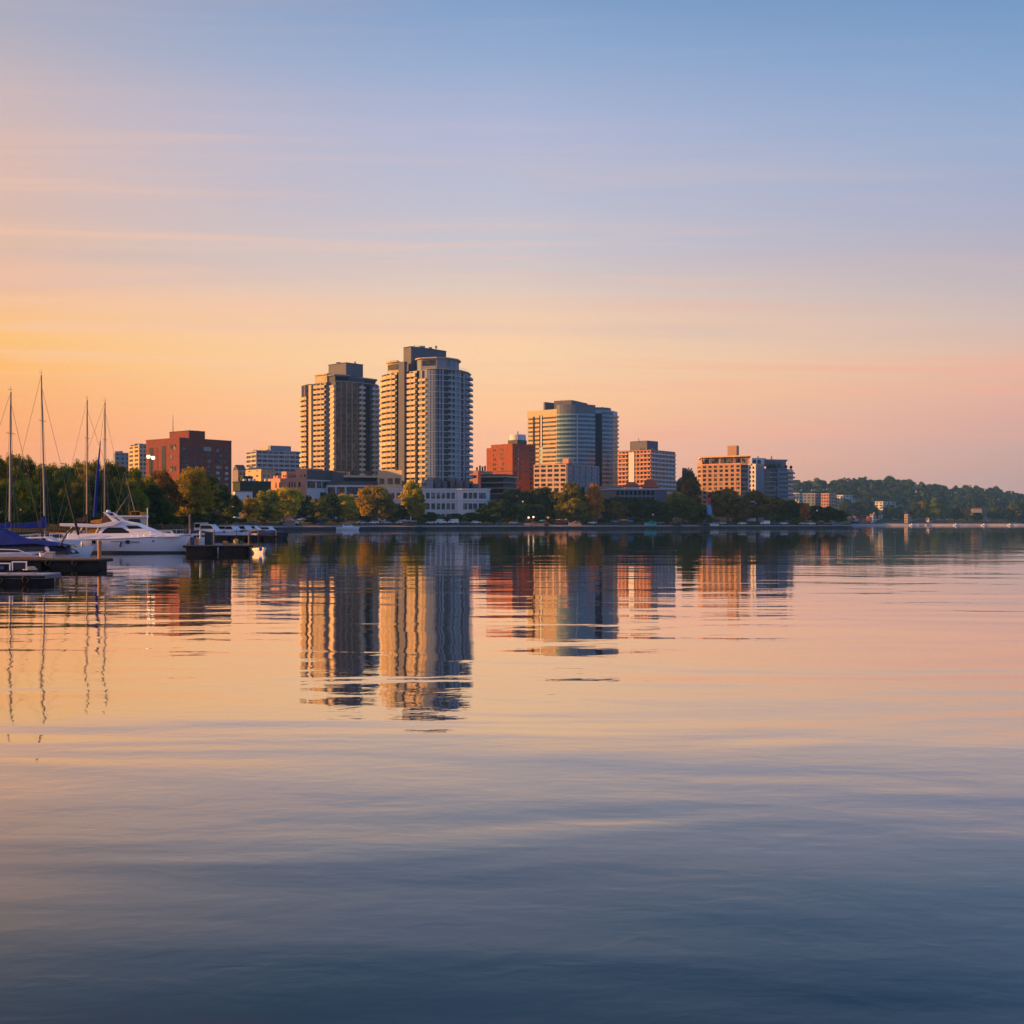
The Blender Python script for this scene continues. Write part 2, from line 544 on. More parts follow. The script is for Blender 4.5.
def rows(name, ds, m, lim=(-9999, 9999)):
    """sheet following the shoreline; ds = inland distances"""
    v, f = [], []
    sh = []
    for (a, da), (b, db) in zip(SHORE, SHORE[1:]):
        k = 6
        for i in range(k):
            sh.append((a + (b - a) * i / k, da + (db - da) * i / k))
    sh.append(SHORE[-1])
    sh = [s for s in sh if lim[0] <= s[0] <= lim[1]]
    n = len(sh)
    for d in ds:
        for i, (px, D) in enumerate(sh):
            rr = random.Random(i * 31 + int(d * 7))
            z = [zb + (zc - zb) * (d - b_) / (c_ - b_) for (b_, zb), (c_, zc) in zip(GROUND, GROUND[1:]) if b_ <= d <= c_][0]
            DD = D + d
            if d == ds[-1] and d > 300: DD = 1650
            v.append((PX(px, DD), DD, z + (rr.uniform(-0.12, 0.12) if 18 <= d < 900 else 0)))
    for r in range(len(ds) - 1):
        for i in range(n - 1):
            f.append((r * n + i, r * n + i + 1, (r + 1) * n + i + 1, (r + 1) * n + i))
    o = MB().raw(v, f).build(name, m)
    return o, sh
o, sh = rows('ground', [11, 18, 25, 32, 45, 60, 110, 200, 900, 1600], grass_m); tag(o, kind='structure')
o, _ = rows('promenade_path', [0, 1.5, 3, 6, 11], pave_m, (235, 900)); tag(o, kind='structure')
o, _ = rows('marina_bank', [0, 1.5, 3, 6, 11], grass_m, (-900, 236)); tag(o, kind='structure')
q = MB()
ch = [V2(px, D) for px, D in sh]
sh = [s for s in sh]
q.strip(ch, -0.5, 0.35, -1.0, 1.0)
q.strip(ch, -0.2, 0.55, 1.0, 1.2)
tag(q.build('quay_wall', stone_m), 'long dark stone quay wall edging the promenade at the waterline', 'wall')

# ------------------------------------------------------------------ far shore and wooded hills
RIDGE = [(560, 476), (700, 479), (790, 483), (830, 482), (850, 481), (880, 479), (905, 483), (940, 487), (975, 489), (1000, 492), (1030, 498), (1100, 503), (1250, 508), (1400, 512)]
def ridge_py(px):
    for (a, ya), (b, yb) in zip(RIDGE, RIDGE[1:]):
        if a <= px <= b: return ya + (yb - ya) * (px - a) / (b - a)
    return 510
FS, FR = 1480, 2250
def hill_z(px, D):
    top = PZ(ridge_py(px), FR) - 15
    t = (D - FS - 25) / (FR - FS - 25)
    if D < FS + 25: return 0.4 + 1.8 * max(0, D - FS) / 25
    if t > 1: return top - (t - 1) * 40
    return 2.2 + (top - 2.2) * (0.75 * t + 0.25 * t * t * (3 - 2 * t))
v, f = [], []
pxs = list(range(560, 1401, 12))
DS = [FS - 2, FS, FS + 10, FS + 25, FS + 70, FS + 160, FS + 280, FS + 420, FS + 600, FR, FR + 200]
for D in DS:
    for px in pxs:
        z = -1.0 if D < FS else hill_z(px, D)
        v.append((PX(px, D), D + 6 * math.sin(px * 0.11), z))
n = len(pxs)
for r in range(len(DS) - 1):
    for i in range(n - 1):
        f.append((r * n + i, r * n + i + 1, (r + 1) * n + i + 1, (r + 1) * n + i))
hm = mat('hillside_ground', (0.035, 0.05, 0.02), 0.95, 0.3, 0.02)
hill = MB().raw(v, f).build('hills', hm)
tag(hill, kind='structure')
sand = mat('shore_sand', (0.50, 0.42, 0.36), 0.9, 0.15, 0.05)
v = []; f = []
for j, (d, z) in enumerate([(-3, 0.02), (3, 1.2), (16, 2.3)]):
    for px in pxs:
        v.append((PX(px, FS + d), FS + d + 6 * math.sin(px * 0.11), z))
for r in range(2):
    for i in range(n - 1):
        f.append((r * n + i, r * n + i + 1, (r + 1) * n + i + 1, (r + 1) * n + i))
o = MB().raw(v, f).build('beach', sand)
tag(o, kind='structure')

# ------------------------------------------------------------------ haze: even air in one closed box round everything
hz = bpy.data.materials.new('haze_air')
hz.use_nodes = True
hz.node_tree.nodes.clear()
t = NT(hz.node_tree)
pv = t.n('ShaderNodeVolumePrincipled')
pv.inputs['Color'].default_value = (0.22, 0.56, 1.0, 1)
pv.inputs['Density'].default_value = HAZE_D
pv.inputs['Anisotropy'].default_value = 0.0
ou = t.n('ShaderNodeOutputMaterial')
t.l(pv.outputs[0], ou.inputs['Volume'])
tag(MB().box(-2400, 2400, -80, 2800, -3, 112).build('haze', hz), kind='stuff')

# ------------------------------------------------------------------ buildings
def rect(xl, xc, xr, D, alpha):
    """corner points of a rectangular block from three pixel columns (left, near corner, right): A, C, B, E"""
    C = V2(xc, D)
    a = Vector((-math.cos(R(alpha)), math.sin(R(alpha))))
    b = Vector((math.sin(R(alpha)), math.cos(R(alpha))))
    def ln(d, px):
        k = (px - CX) / FPX
        return (k * C.y - C.x) / (d.x - k * d.y)
    L, M = ln(a, xl), ln(b, xr)
    A, B = C + a * L, C + b * M
    return A, C, B, A + b * M

def building(name, label, cat, px, D, group=None):
    return thing(name, label, cat, (PX(px, D), D, ground_z(px, D) - 0.3), group)

def lerp(A, B, t):
    return A + (B - A) * t

def pane_mesh(wd, h, m, dep=0.08):
    return MB().box(-wd / 2, wd / 2, -dep, 0.0, 0.0, h).mesh('window', m)

def put_panes(root, A, B, spans, zs, h, m, off=0.06, name='window', cache=None):
    """one object per pane; spans = (t0,t1) along A->B, zs = sill heights"""
    d = B - A
    u = d.normalized()
    nrm = Vector((u.y, -u.x))
    ang = math.atan2(u.y, u.x)
    rl = root.location
    ms = {}
    for (t0, t1) in spans:
        wd = round((t1 - t0) * d.length, 2)
        me = ms.setdefault(wd, pane_mesh(wd, h, m))
        c = A + d * (t0 + t1) / 2 + nrm * off
        for z in zs:
            inst(name, me, root, (c.x - rl.x, c.y - rl.y, z - rl.z), ang)

def grid_wall(mb, A, B, z0, z1, nf, nb, sp=0.4, pw=0.3, dep=0.35, ends=True):
    """real relief on a face: projecting spandrel bands and piers, leaving recessed openings"""
    d = B - A
    fh = (z1 - z0) / nf
    for i in range(nf):
        mb.strip([A, B], -0.05, dep, z0 + i * fh, z0 + i * fh + fh * sp)
    mb.strip([A, B], -0.05, dep + 0.01, z1 - 0.15 * fh, z1 + 0.1)
    for j in range(nb + 1):
        c = j / nb
        w_ = pw / nb / 2
        t0, t1 = max(0, c - w_), min(1, c + w_)
        mb.strip([lerp(A, B, t0), lerp(A, B, t1)], -0.05, dep - 0.03, z0, z1)

def facade(root, mb, A, B, z0, z1, nf, nb, sp=0.4, pw=0.3, dep=0.35, gm=None, zvis=None):
    grid_wall(mb, A, B, z0, z1, nf, nb, sp, pw, dep)
    fh = (z1 - z0) / nf
    spans = [((j + pw / 2) / nb, (j + 1 - pw / 2) / nb) for j in range(nb)]
    zs = [z0 + i * fh + fh * sp for i in range(nf)]
    if zvis is not None: zs = [z for z in zs if z + fh > zvis]
    put_panes(root, A, B, spans, zs, fh * (1 - sp) - 0.02, gm or glass)

def chain(pts, D0):
    return [V2(px, D0 + d) for px, d in pts]

def shift_mesh(root, mb, m, name='x'):
    """mesh in the root's frame with z kept relative (for per-storey instances)"""
    return mb.mesh(name, m, (root.location.x, root.location.y, 0))

def storeys(root, name, mesh, zs):
    for z in zs:
        inst(name, mesh, root, (0, 0, z - root.location.z))

glass_dk = glass_mat('shaded_room_glass', (0.008, 0.012, 0.02), (0.05, 0.055, 0.06), 0.2, 0.2, 0.0, 0.3)
def roof_units(rt, poly_c, z, items):
    for dx, dy, wx, wy, h in items:
        MB().box(poly_c.x + dx - wx, poly_c.x + dx + wx, poly_c.y + dy - wy, poly_c.y + dy + wy, z, z + h).build('roof_unit', steel if h < 1.5 else conc_grey, rt, bevel=.08)
def roof_rail(rt, ch, off, z, h=1.0):
    pts = miter(ch, off)
    m = MB()
    for a, b in zip(pts, pts[1:]):
        n = max(1, int((b - a).length / 1.8))
        for i in range(n):
            p = lerp(a, b, i / n)
            m.tube((p.x, p.y, z), (p.x, p.y, z + h), .04, None, 4)
        m.tube((a.x, a.y, z + h), (b.x, b.y, z + h), .05, None, 4)
    m.build('roof_rail', steel, rt)
# ---- right tower
def tower_right():
    D0 = 600
    rt = building('apartment_tower', 'tallest apartment tower, right of the pair, pale slabs and rounded balconies', 'apartment tower', 430, D0)
    core = chain([(382, 22), (384.5, 14), (389, 9), (397, 5), (401, 5.5), (407, 3), (417, -2), (419, -2.4), (427, -6.5), (436, -7.5), (447, -5.5), (459, 0), (466.5, 8), (469.5, 18)], D0)
    back = chain([(468, 30), (455, 42), (400, 46), (385, 36)], D0)
    fh = 2.8
    ztop = PZ(371, D0)
    zbase = PZ(488, D0)
    nf = int(round((ztop - zbase) / fh))
    zs = [ztop - fh * (i + 1) for i in range(nf)]
    c = MB()
    c.prism(core + back, 0, ztop)
    c.build('wall', conc_grey, rt)
    zlow = [z for z in zs]
    # floor plates round the whole front
    sl = MB().strip(core[8:], -0.1, 0.75, -0.16, 0.16)
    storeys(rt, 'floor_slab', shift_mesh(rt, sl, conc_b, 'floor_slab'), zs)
    # balcony stacks: slab plus solid parapet
    def stack(ch, out, par, m, zz=zs, h=1.05):
        b = MB()
        b.strip(ch, 0.0, out, -0.17, 0.17)
        b.strip(ch, out - 0.16, out + 0.02, 0.17, h)
        for e, s in ((0, 1), (-1, -1)):
            p = ch[e]; q_ = ch[1] if e == 0 else ch[-2]
            k = p + (q_ - p).normalized() * 0.15
            b.strip([p, k] if e == 0 else [k, p], 0.0, out - 0.165, 0.172, h)
        storeys(rt, par, shift_mesh(rt, b, m, par), zz)
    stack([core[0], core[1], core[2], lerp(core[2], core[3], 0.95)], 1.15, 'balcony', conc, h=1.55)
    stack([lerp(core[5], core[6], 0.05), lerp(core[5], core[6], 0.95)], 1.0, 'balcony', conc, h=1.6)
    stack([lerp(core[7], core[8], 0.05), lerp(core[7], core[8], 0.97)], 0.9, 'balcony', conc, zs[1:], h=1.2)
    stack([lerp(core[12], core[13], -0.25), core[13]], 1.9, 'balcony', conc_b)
    # party walls between neighbouring balconies
    for a, b_, t, o in ((0, 1, .95, 1.3), (1, 2, .92, 1.3), (2, 3, .5, 1.3), (5, 6, .48, 1.12), (7, 8, .5, 1.0), (8, 9, .30, .62), (8, 9, .62, .62), (9, 10, .30, .95), (10, 11, .30, .95), (11, 12, .5, .95)):
        p, q_ = lerp(core[a], core[b_], t), lerp(core[a], core[b_], t + .25 / (core[b_] - core[a]).length)
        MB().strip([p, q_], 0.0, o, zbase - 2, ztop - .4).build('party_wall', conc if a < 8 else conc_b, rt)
    # windows by storey, recessed under the slabs
    def win(ch, z, h, m, o=0.1):
        b = MB().strip(ch, 0.0, o, z, z + h)
        return shift_mesh(rt, b, m, 'window')
    for ch, m, z, h in ((core[0:4], glass_t, 0.2, 2.35), (core[5:7], glass_t, 0.2, 2.35),
                        ([lerp(core[9], core[10], 0.14), lerp(core[9], core[10], 0.55)], glass_t, 0.25, 2.35),
                        ([lerp(core[9], core[10], 0.66), core[10], lerp(core[10], core[11], 0.6)], glass_dk, 0.25, 2.4),
                        ([lerp(core[11], core[12], 0.15), lerp(core[11], core[12], 0.85)], glass_dk, 0.25, 2.35)):
        storeys(rt, 'window', win(ch, z, h, m), zs)
    g = shift_mesh(rt, MB().strip([lerp(core[8], core[9], 0.04), lerp(core[8], core[9], 0.92)], 0.0, 0.45, 0.5, 2.5), balc_glass, 'glazed_bay')
    storeys(rt, 'glazed_bay', g, zs)
    # parapet rail on the wide front balconies
    pr = shift_mesh(rt, MB().strip([lerp(core[10], core[11], 0.05), lerp(core[10], core[11], 0.95)], 0.62, 0.70, 0.17, 1.0), balc_glass, 'glass_rail')
    storeys(rt, 'glass_rail', pr, zs)
    # fins and recesses
    MB().strip([core[4], lerp(core[4], core[5], 0.98)], 0.0, 1.9, zbase - 6, PZ(361, D0)).build('fin_wall', slate, rt)
    MB().strip([lerp(core[3], core[4], 0.0), lerp(core[3], core[4], 0.95)], 0.0, 0.14, zbase - 4, ztop - 0.3).build('recess_glazing', glass_navy, rt)
    MB().strip([core[6], core[7]], 0.0, 0.2, zbase, ztop - 0.3).build('recess_glazing', glass_navy, rt)
    for i, (a, b_, t) in enumerate(((9, 10, 0.56), (10, 11, 0.62), (11, 12, 0.0), (12, 13, 0.0))):
        p = lerp(core[a], core[b_], t)
        q_ = lerp(core[a], core[b_], t + 0.10)
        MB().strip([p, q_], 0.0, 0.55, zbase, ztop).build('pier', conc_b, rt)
    # stepped crown
    z0 = ztop
    r1 = MB().prism(chain([(387, 15), (391, 10), (399, 7), (403, 12), (403, 28), (390, 30)], D0), z0, PZ(361.5, D0 + 8))
    r1.build('top_storey', conc, rt)
    MB().strip(chain([(387.5, 14.2), (391, 9.6), (398.5, 6.8)], D0), 0.0, 0.9, PZ(362.5, D0 + 8), PZ(360.6, D0 + 8)).build('roof_canopy', conc, rt)
    MB().strip(chain([(388, 13.6), (391, 9.7), (398, 7)], D0), -0.02, 0.12, PZ(369.5, D0 + 8), PZ(364, D0 + 8)).build('window', glass_t, rt)
    a, c_, b, e = rect(403.5, 411, 446, D0 + 4, 48)
    pa = [a, c_, lerp(c_, b, 0.62), lerp(c_, b, 1.0) + Vector((0, 2)), e]
    MB().prism(pa, z0 - 1, PZ(346.8, D0 + 4)).build('penthouse', slate, rt)
    MB().prism([p + Vector((0, -0.2)) for p in miter(pa[:4], 0.25)] + [e + Vector((0, 0.5))], PZ(346.8, D0 + 4), PZ(346.2, D0 + 4)).build('roof_edge', conc_dark, rt)
    up = chain([(417, 2), (421, -2), (437, -4.5), (447, -3), (456, 2), (459, 10), (457, 24), (425, 26)], D0)
    MB().prism(up, z0 - 0.5, PZ(359.5, D0)).build('top_storey', conc_grey, rt)
    MB().strip([lerp(up[1], up[2], 0.08), lerp(up[1], up[2], 0.92)], 0.0, 0.1, PZ(366.5, D0), PZ(361, D0)).build('window', glass_t, rt)
    MB().strip([lerp(up[3], up[4], 0.0), lerp(up[3], up[4], 0.35)], 0.0, 0.1, PZ(366.5, D0), PZ(361, D0)).build('window', glass_t, rt)
    rc = [Vector(p) for p in miter(up[:6], 1.1)] + [up[6], up[7]]
    MB().prism(rc, PZ(359.5, D0) + 0.003, PZ(358.4, D0)).build('flared_roof', conc, rt)
    rc = miter(core[8:], 1.0) + [core[13] + Vector((-3, 12)), core[8] + Vector((-2, 20))]
    MB().prism(rc, ztop + 0.004, ztop + 0.5).build('roof_slab', conc, rt)
    for px, py in ((414.5, 344), (418, 344.3)):
        p = V2(px, D0 + 4)
        MB().tube((p.x, p.y, PZ(347, D0)), (p.x, p.y, PZ(py, D0)), 0.22).build('roof_mast', steel, rt)
    roof_rail(rt, core[9:13], 0.6, ztop + .5)
    roof_units(rt, V2(430, D0 + 10), PZ(346.2, D0 + 4), [(-4, 1, 1.4, 1.0, 1.1), (0, 3, .8, .8, .8), (3, 2, .5, .5, 1.4)])
    return rt
tower_right()

# ---- left tower
def tower_left():
    D0 = 640
    rt = building('apartment_tower', 'shorter apartment tower, left of the pair, dark glazed front between balcony stacks', 'apartment tower', 345, D0)
    core = chain([(301.5, 24), (304, 16), (308, 12.5), (311, 12), (314, 10), (326, 4), (330.5, 4.2), (335, 0.2), (357, 6), (364, 10), (370, 13), (376, 17), (378.5, 27)], D0)
    back = chain([(374, 42), (312, 42)], D0)
    fh = 2.77
    ztop = PZ(381.5, D0)
    zbase = PZ(470, D0)
    nf = int(round((ztop - zbase) / fh)) + 2
    zs = [ztop - fh * (i + 1) for i in range(nf)]
    MB().prism(core + back, 0, ztop).build('wall', conc_dark, rt)
    def stack(ch, out, m, zz=zs, h=1.05):
        b = MB()
        b.strip(ch, 0.0, out, -0.17, 0.17)
        b.strip(ch, out - 0.16, out + 0.02, 0.17, h)
        storeys(rt, 'balcony', shift_mesh(rt, b, m, 'balcony'), zz)
    stack([core[0], core[1], core[2]], 1.2, conc, zs[2:], 1.5)
    stack([lerp(core[4], core[5], 0.06), lerp(core[4], core[5], 0.96)], 1.0, conc, zs, 1.5)
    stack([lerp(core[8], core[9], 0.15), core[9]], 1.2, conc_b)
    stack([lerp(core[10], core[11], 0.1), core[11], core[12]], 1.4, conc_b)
    for a, b_, t, o in ((0, 1, .95, 1.35), (1, 2, .6, 1.35), (4, 5, .35, 1.12), (4, 5, .68, 1.12), (8, 9, .6, 1.3), (11, 12, .1, 1.5), (10, 11, .55, 1.5)):
        p, q_ = lerp(core[a], core[b_], t), lerp(core[a], core[b_], t + .25 / (core[b_] - core[a]).length)
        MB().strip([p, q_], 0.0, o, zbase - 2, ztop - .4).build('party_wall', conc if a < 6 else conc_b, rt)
    def win(ch, z, h, m, o=0.1):
        return shift_mesh(rt, MB().strip(ch, 0.0, o, z, z + h), m, 'window')
    storeys(rt, 'window', win(core[0:3], 0.2, 2.3, glass_t), zs[1:])
    storeys(rt, 'window', win([lerp(core[4], core[5], 0.5), core[5]], 0.2, 2.3, glass_t), zs)
    n = 4
    for i in range(n):
        a, b = lerp(core[7], core[8], i / n + 0.02), lerp(core[7], core[8], (i + 1) / n - 0.03)
        storeys(rt, 'window', win([a, b], 0.35, 2.1, glass_t, 0.12), zs[:25 if i < 3 else 20])
    sl = MB().strip([lerp(core[7], core[8], 0.0), core[8]], -0.05, 0.28, -0.12, 0.2)
    storeys(rt, 'floor_slab', shift_mesh(rt, sl, slate, 'floor_slab'), zs)
    for i in range(n + 1):
        a, b = lerp(core[7], core[8], min(0.985, i / n)), lerp(core[7], core[8], min(1.0, i / n + 0.035))
        MB().strip([a, b], 0.0, 0.34, zbase, ztop - 0.2).build('pier', conc_grey, rt)
    MB().strip([lerp(core[3], core[4], 0.05), lerp(core[3], core[4], 0.9)], 0.0, 1.7, zbase - 5, PZ(383, D0)).build('fin_wall', conc, rt)
    MB().strip([core[5], core[6]], 0.0, 0.4, zbase - 5, PZ(382, D0)).build('fin_wall', bluewall, rt)
    MB().strip([lerp(core[6], core[7], 0.1), lerp(core[6], core[7], 0.95)], 0.0, 0.5, zbase - 5, PZ(385, D0)).build('fin_wall', conc, rt)
    MB().strip([core[2], core[3]], 0.0, 0.12, zbase, PZ(384, D0)).build('recess_glazing', glass_navy, rt)
    MB().strip([core[9], core[10]], 0.0, 0.12, zbase, ztop - 0.3).build('recess_glazing', glass_navy, rt)
    # lit parapet ledges up the narrow fin
    b = MB().strip([lerp(core[6], core[7], 0.08), lerp(core[6], core[7], 0.99)], 0.5, 1.0, -0.1, 0.9)
    storeys(rt, 'ledge', shift_mesh(rt, b, conc, 'ledge'), zs[:-1])
    # crown
    a, c_, b, e = rect(328.5, 346, 363, D0 + 9, 42)
    MB().prism([a, c_, b, e], ztop - 1, PZ(363, D0 + 9)).build('penthouse', slate, rt)
    MB().prism([a + Vector((-.3, 0)), c_ + Vector((0, -.3)), b + Vector((.3, 0)), e + Vector((0, .3))], PZ(363, D0 + 9), PZ(362.3, D0 + 9)).build('roof_edge', conc_dark, rt)
    MB().tube((c_.x, c_.y + 3, PZ(363, D0)), (c_.x, c_.y + 3, PZ(360.5, D0)), 0.2).build('roof_mast', steel, rt)
    a, c_, b, e = rect(315, 327, 336, D0 + 6.5, 40)
    MB().prism([a, c_, b, e], ztop - .5, PZ(374, D0 + 4)).build('top_storey', conc, rt)
    MB().strip([lerp(a, c_, .3), lerp(a, c_, .9)], 0, .1, PZ(379, D0), PZ(375.5, D0)).build('window', glass_t, rt)
    MB().prism([p for p in miter([a, c_, b], 0.9)] + [e], PZ(374, D0 + 4) + .003, PZ(372.8, D0 + 4)).build('flared_roof', conc, rt)
    up = chain([(329, 6), (335, 2), (350, 6), (352, 20), (332, 22)], D0)
    MB().prism(up, ztop - 0.6, PZ(375, D0)).build('top_storey', conc_dark, rt)
    MB().strip([lerp(up[1], up[2], .05), lerp(up[1], up[2], .92)], 0, .1, PZ(379.5, D0), PZ(376, D0)).build('window', glass_navy, rt)
    MB().prism(miter(up[:3], 0.9) + [up[3], up[4]], PZ(375, D0) + .003, PZ(373.8, D0)).build('flared_roof', conc_grey, rt)
    up = chain([(358, 9.5), (364, 12), (375.5, 19), (374, 34), (360, 34)], D0)
    MB().prism(up, ztop - 0.7, PZ(376.5, D0)).build('top_storey', conc_dark, rt)
    MB().strip([lerp(up[1], up[2], .05), lerp(up[1], up[2], .92)], 0, .1, PZ(381, D0), PZ(377.5, D0)).build('window', glass_navy, rt)
    MB().prism(miter(up[:3], 1.4) + [up[3], up[4]], PZ(376.5, D0) + .003, PZ(375.2, D0)).build('flared_roof', conc_grey, rt)
    MB().prism(miter(core[7:13], 0.6) + [core[12] + Vector((-3, 8)), core[7] + Vector((0, 14))], ztop + .004, ztop + .45).build('roof_slab', conc_grey, rt)
    roof_rail(rt, core[8:12], 0.3, ztop + .45)
    roof_units(rt, V2(346, D0 + 16), PZ(362.3, D0 + 9), [(-4, 0, 1.2, 1.0, .9), (2, 2, 1.6, .8, .7), (5, 0, .4, .4, 1.3)])
    return rt
tower_left()

def win_rows(n, z1, fh, first):
    return [z1 - first - fh * i for i in range(n)]

# ---- red brick block behind the marina wood
def brick_block():
    D = 560
    rt = building('brick_block', 'dark red brick block with roof house and thin antenna above the marina trees', 'building', 185, D)
    A, C, B, E = rect(146, 179.5, 231.5, D, 40)
    z1 = PZ(438.5, D)
    MB().prism([A, C, B, E], 0, z1).build('wall', brick, rt)
    MB().prism(miter([A, C, B], 0.25) + [E], z1, z1 + 0.5).build('parapet', mat('brick_coping', (0.2, 0.06, 0.04), 0.8), rt)
    fh = 2.7
    zs = [z1 - 5.2 - fh * i for i in range(10)]
    put_panes(rt, C, B, [(t, t + 0.055) for t in (0.06, 0.11, 0.26, 0.40)], zs[:6], 1.35, glass, 0.04)
    put_panes(rt, C, B, [(t, t + 0.07) for t in (0.52, 0.685, 0.735, 0.86)], zs, 1.35, glass, 0.04)
    pale = glass_mat('pale_blind_glass', (0.12, 0.13, 0.14), (0.5, 0.48, 0.44), 0.9, 0.3)
    put_panes(rt, C, B, [(0.70, 0.76), (0.87, 0.93)], [z - 0.02 for z in zs[3:]], 1.2, pale, 0.09)
    put_panes(rt, C, B, [(0.45, 0.60)], [z1 - 5.2], 2.0, pale, 0.09)
    put_panes(rt, A, C, [(0.10, 0.22)], [z1 - 16], 12.5, glass_navy, 0.05, 'stair_glazing')
    put_panes(rt, A, C, [(0.24, 0.36)], [z1 - 16], 12.5, mat('dull_red_panel', (.16, .045, .045), .9), 0.05, 'stair_panel')
    put_panes(rt, A, C, [(0.48, 0.60)], [z1 - 16], 13, glass_navy, 0.05, 'stair_glazing')
    put_panes(rt, A, C, [(0.74, 0.80), (0.84, 0.90)], [z1 - 5, z1 - 15.2], 2.4, glass, 0.04)
    put_panes(rt, A, C, [(0.74, 0.80)], [z1 - 9.5], 2.0, glass, 0.04)
    a, c, b, e = rect(169.5, 189, 205, D + 14, 40)
    z2 = PZ(431, D + 14)
    MB().prism([a, c, b, e], z1 - 1, z2).build('roof_house', brick, rt)
    MB().prism(miter([a, c, b], 0.2) + [e], z2, z2 + .35).build('roof_edge', conc_dark, rt)
    for px in (174, 190, 194, 198):
        p = V2(px, D + 24)
        MB().box(p.x - .5, p.x + .5, p.y - .5, p.y + .5, z2, z2 + .9 if px > 180 else z2 + .4).build('roof_vent', conc_dark, rt)
    p = V2(173, D + 26)
    MB().tube((p.x, p.y, z2), (p.x, p.y, PZ(415, D + 26)), 0.22, 0.08).build('antenna', darkmetal, rt)
brick_block()

def slab_block(name, label, px, D, xs, al, top, wall, lit=None, nf=8, nbl=4, nbr=4, fh=2.9, sp=.45, pw=.3, gm=None, cat='building', zvis_py=505):
    rt = building(name, label, cat, px, D)
    A, C, B, E = rect(*xs, D, al)
    z1 = PZ(top, D)
    z0 = z1 - nf * fh
    mb = MB()
    mb.prism([A, C, B, E], 0, z1)
    zv = PZ(zvis_py, D)
    if nbl: facade(rt, mb, A, C, z0, z1, nf, nbl, sp, pw, .3, gm, zv)
    if nbr: facade(rt, mb, C, B, z0, z1, nf, nbr, sp, pw, .3, gm, zv)
    mb.build('wall', wall, rt)
    MB().prism([lerp(A, E, .02), lerp(C, B, .02), lerp(C, B, .98), lerp(E, B, .02)], z1 + .004, z1 + .3).build('roof', roofm, rt)
    rr_ = random.Random(int(px * 7))
    for i in range(4):
        q_ = lerp(lerp(A, C, rr_.uniform(.12, .9)), lerp(E, B, rr_.uniform(.12, .9)), rr_.uniform(.15, .5))
        s_ = rr_.uniform(.5, 1.3)
        MB().box(q_.x - s_, q_.x + s_, q_.y - .7, q_.y + .7, z1 + .305, z1 + .3 + rr_.uniform(.7, 1.6)).build('roof_unit', (steel, conc_grey)[i % 2], rt)
    return rt, (A, C, B, E), z1

rt, P4, z1 = slab_block('apartment_slab', 'narrow beige slab with one bright sunlit face left of the red brick block', 137, 800, (129, 139.5, 146.5), 52, 445.5, beige, nf=14, nbl=2, nbr=2, zvis_py=480)
MB().prism([lerp(P4[0], P4[1], .8), P4[1], P4[2], lerp(P4[3], P4[2], .6)], z1 + .31, z1 + 1.2).build('roof_house', conc_grey, rt)
slab_block('grey_block', 'small plain grey block, farthest left on the skyline above the wood', 121, 850, (113, 115, 130), 60, 453, conc_grey, nf=8, nbl=0, nbr=3, fh=3.2, sp=.6, pw=.5, zvis_py=470)
rt, P4, z1 = slab_block('banded_office', 'low grey office with pale horizontal window bands left of the towers', 272, 800, (246.5, 256.5, 300.5), 58, 450.5, mat('band_concrete', (.42, .40, .42), .8), nf=7, nbl=2, nbr=8, fh=2.95, sp=.42, pw=.12, zvis_py=480)
a, c, b, e = rect(268, 270.5, 291, 812, 58)
MB().prism([a, c, b, e], z1 - .5, PZ(445.5, 812)).build('roof_house', conc_grey, rt)
a, c, b, e = rect(259, 268, 272, 822, 45)
MB().prism([a, c, b, e], z1 - .5, PZ(446.5, 822)).build('roof_house', beige, rt)
rt, P4, z1 = slab_block('low_building', 'low golden lit building with a dark side below the banded office', 260, 700, (246, 261.5, 275), 45, 469.5, beige, nf=4, nbl=2, nbr=3, fh=3.2, sp=.7, pw=.7, zvis_py=490)
rt = building('gabled_house', 'small grey gabled house right of the red brick block', 'house', 240, 720)
A, C, B, E = rect(232.5, 238, 246.5, 720, 50)
z0 = PZ(470, 720); zt = PZ(464.5, 720)
MB().prism([A, C, B, E], 0, z0).build('wall', mat('taupe_wall', (.22, .2, .19), .8), rt)
m1, m2 = lerp(A, C, .5), lerp(E, B, .5)
MB().raw([(*A, z0), (*C, z0), (*B, z0), (*E, z0), (*m1, zt), (*m2, zt)], [(0, 1, 4), (1, 2, 5, 4), (2, 3, 5), (3, 0, 4, 5), (3, 2, 1, 0)]).build('roof', mat('dark_roof', (.09, .085, .085), .8), rt)
put_panes(rt, C, B, [(.2, .4), (.6, .8)], [z0 - 3], 1.5, glass)

rt = building('flat_roofed_hall', 'dark green flat roofed hall with white roof vents behind the golden trees', 'building', 255, 540)
A, C, B, E = rect(233, 240, 271, 540, 62)
z1 = PZ(482, 540)
dkg = mat('dark_green_cladding', (.018, .03, .022), .7)
MB().prism([A, C, B, E], 0, z1).build('wall', dkg, rt)
MB().prism(miter([A, C, B], .4) + [E], z1, z1 + .5).build('roof', mat('dark_green_roof', (.03, .04, .032), .8), rt)
a, c, b, e = rect(239, 243, 253, 556, 62)
MB().prism([a, c, b, e], z1 + .5, PZ(476, 556)).build('roof_house', dkg, rt)
for px in (244.5, 250, 253.8, 266):
    p = V2(px, 550)
    MB().lathe([(.8, 0), (.9, .4), (.9, 1.0), (.5, 1.3)], 8, (p.x, p.y, z1 + .5)).build('roof_vent', white, rt)
rt = building('white_shed', 'white low shed with a dark doorway behind the round green shrub', 'shed', 243, 440)
A, C, B, E = rect(233, 235, 252.5, 440, 70)
z1 = PZ(491.5, 440)
MB().prism([A, C, B, E], 0, z1).build('wall', white, rt)
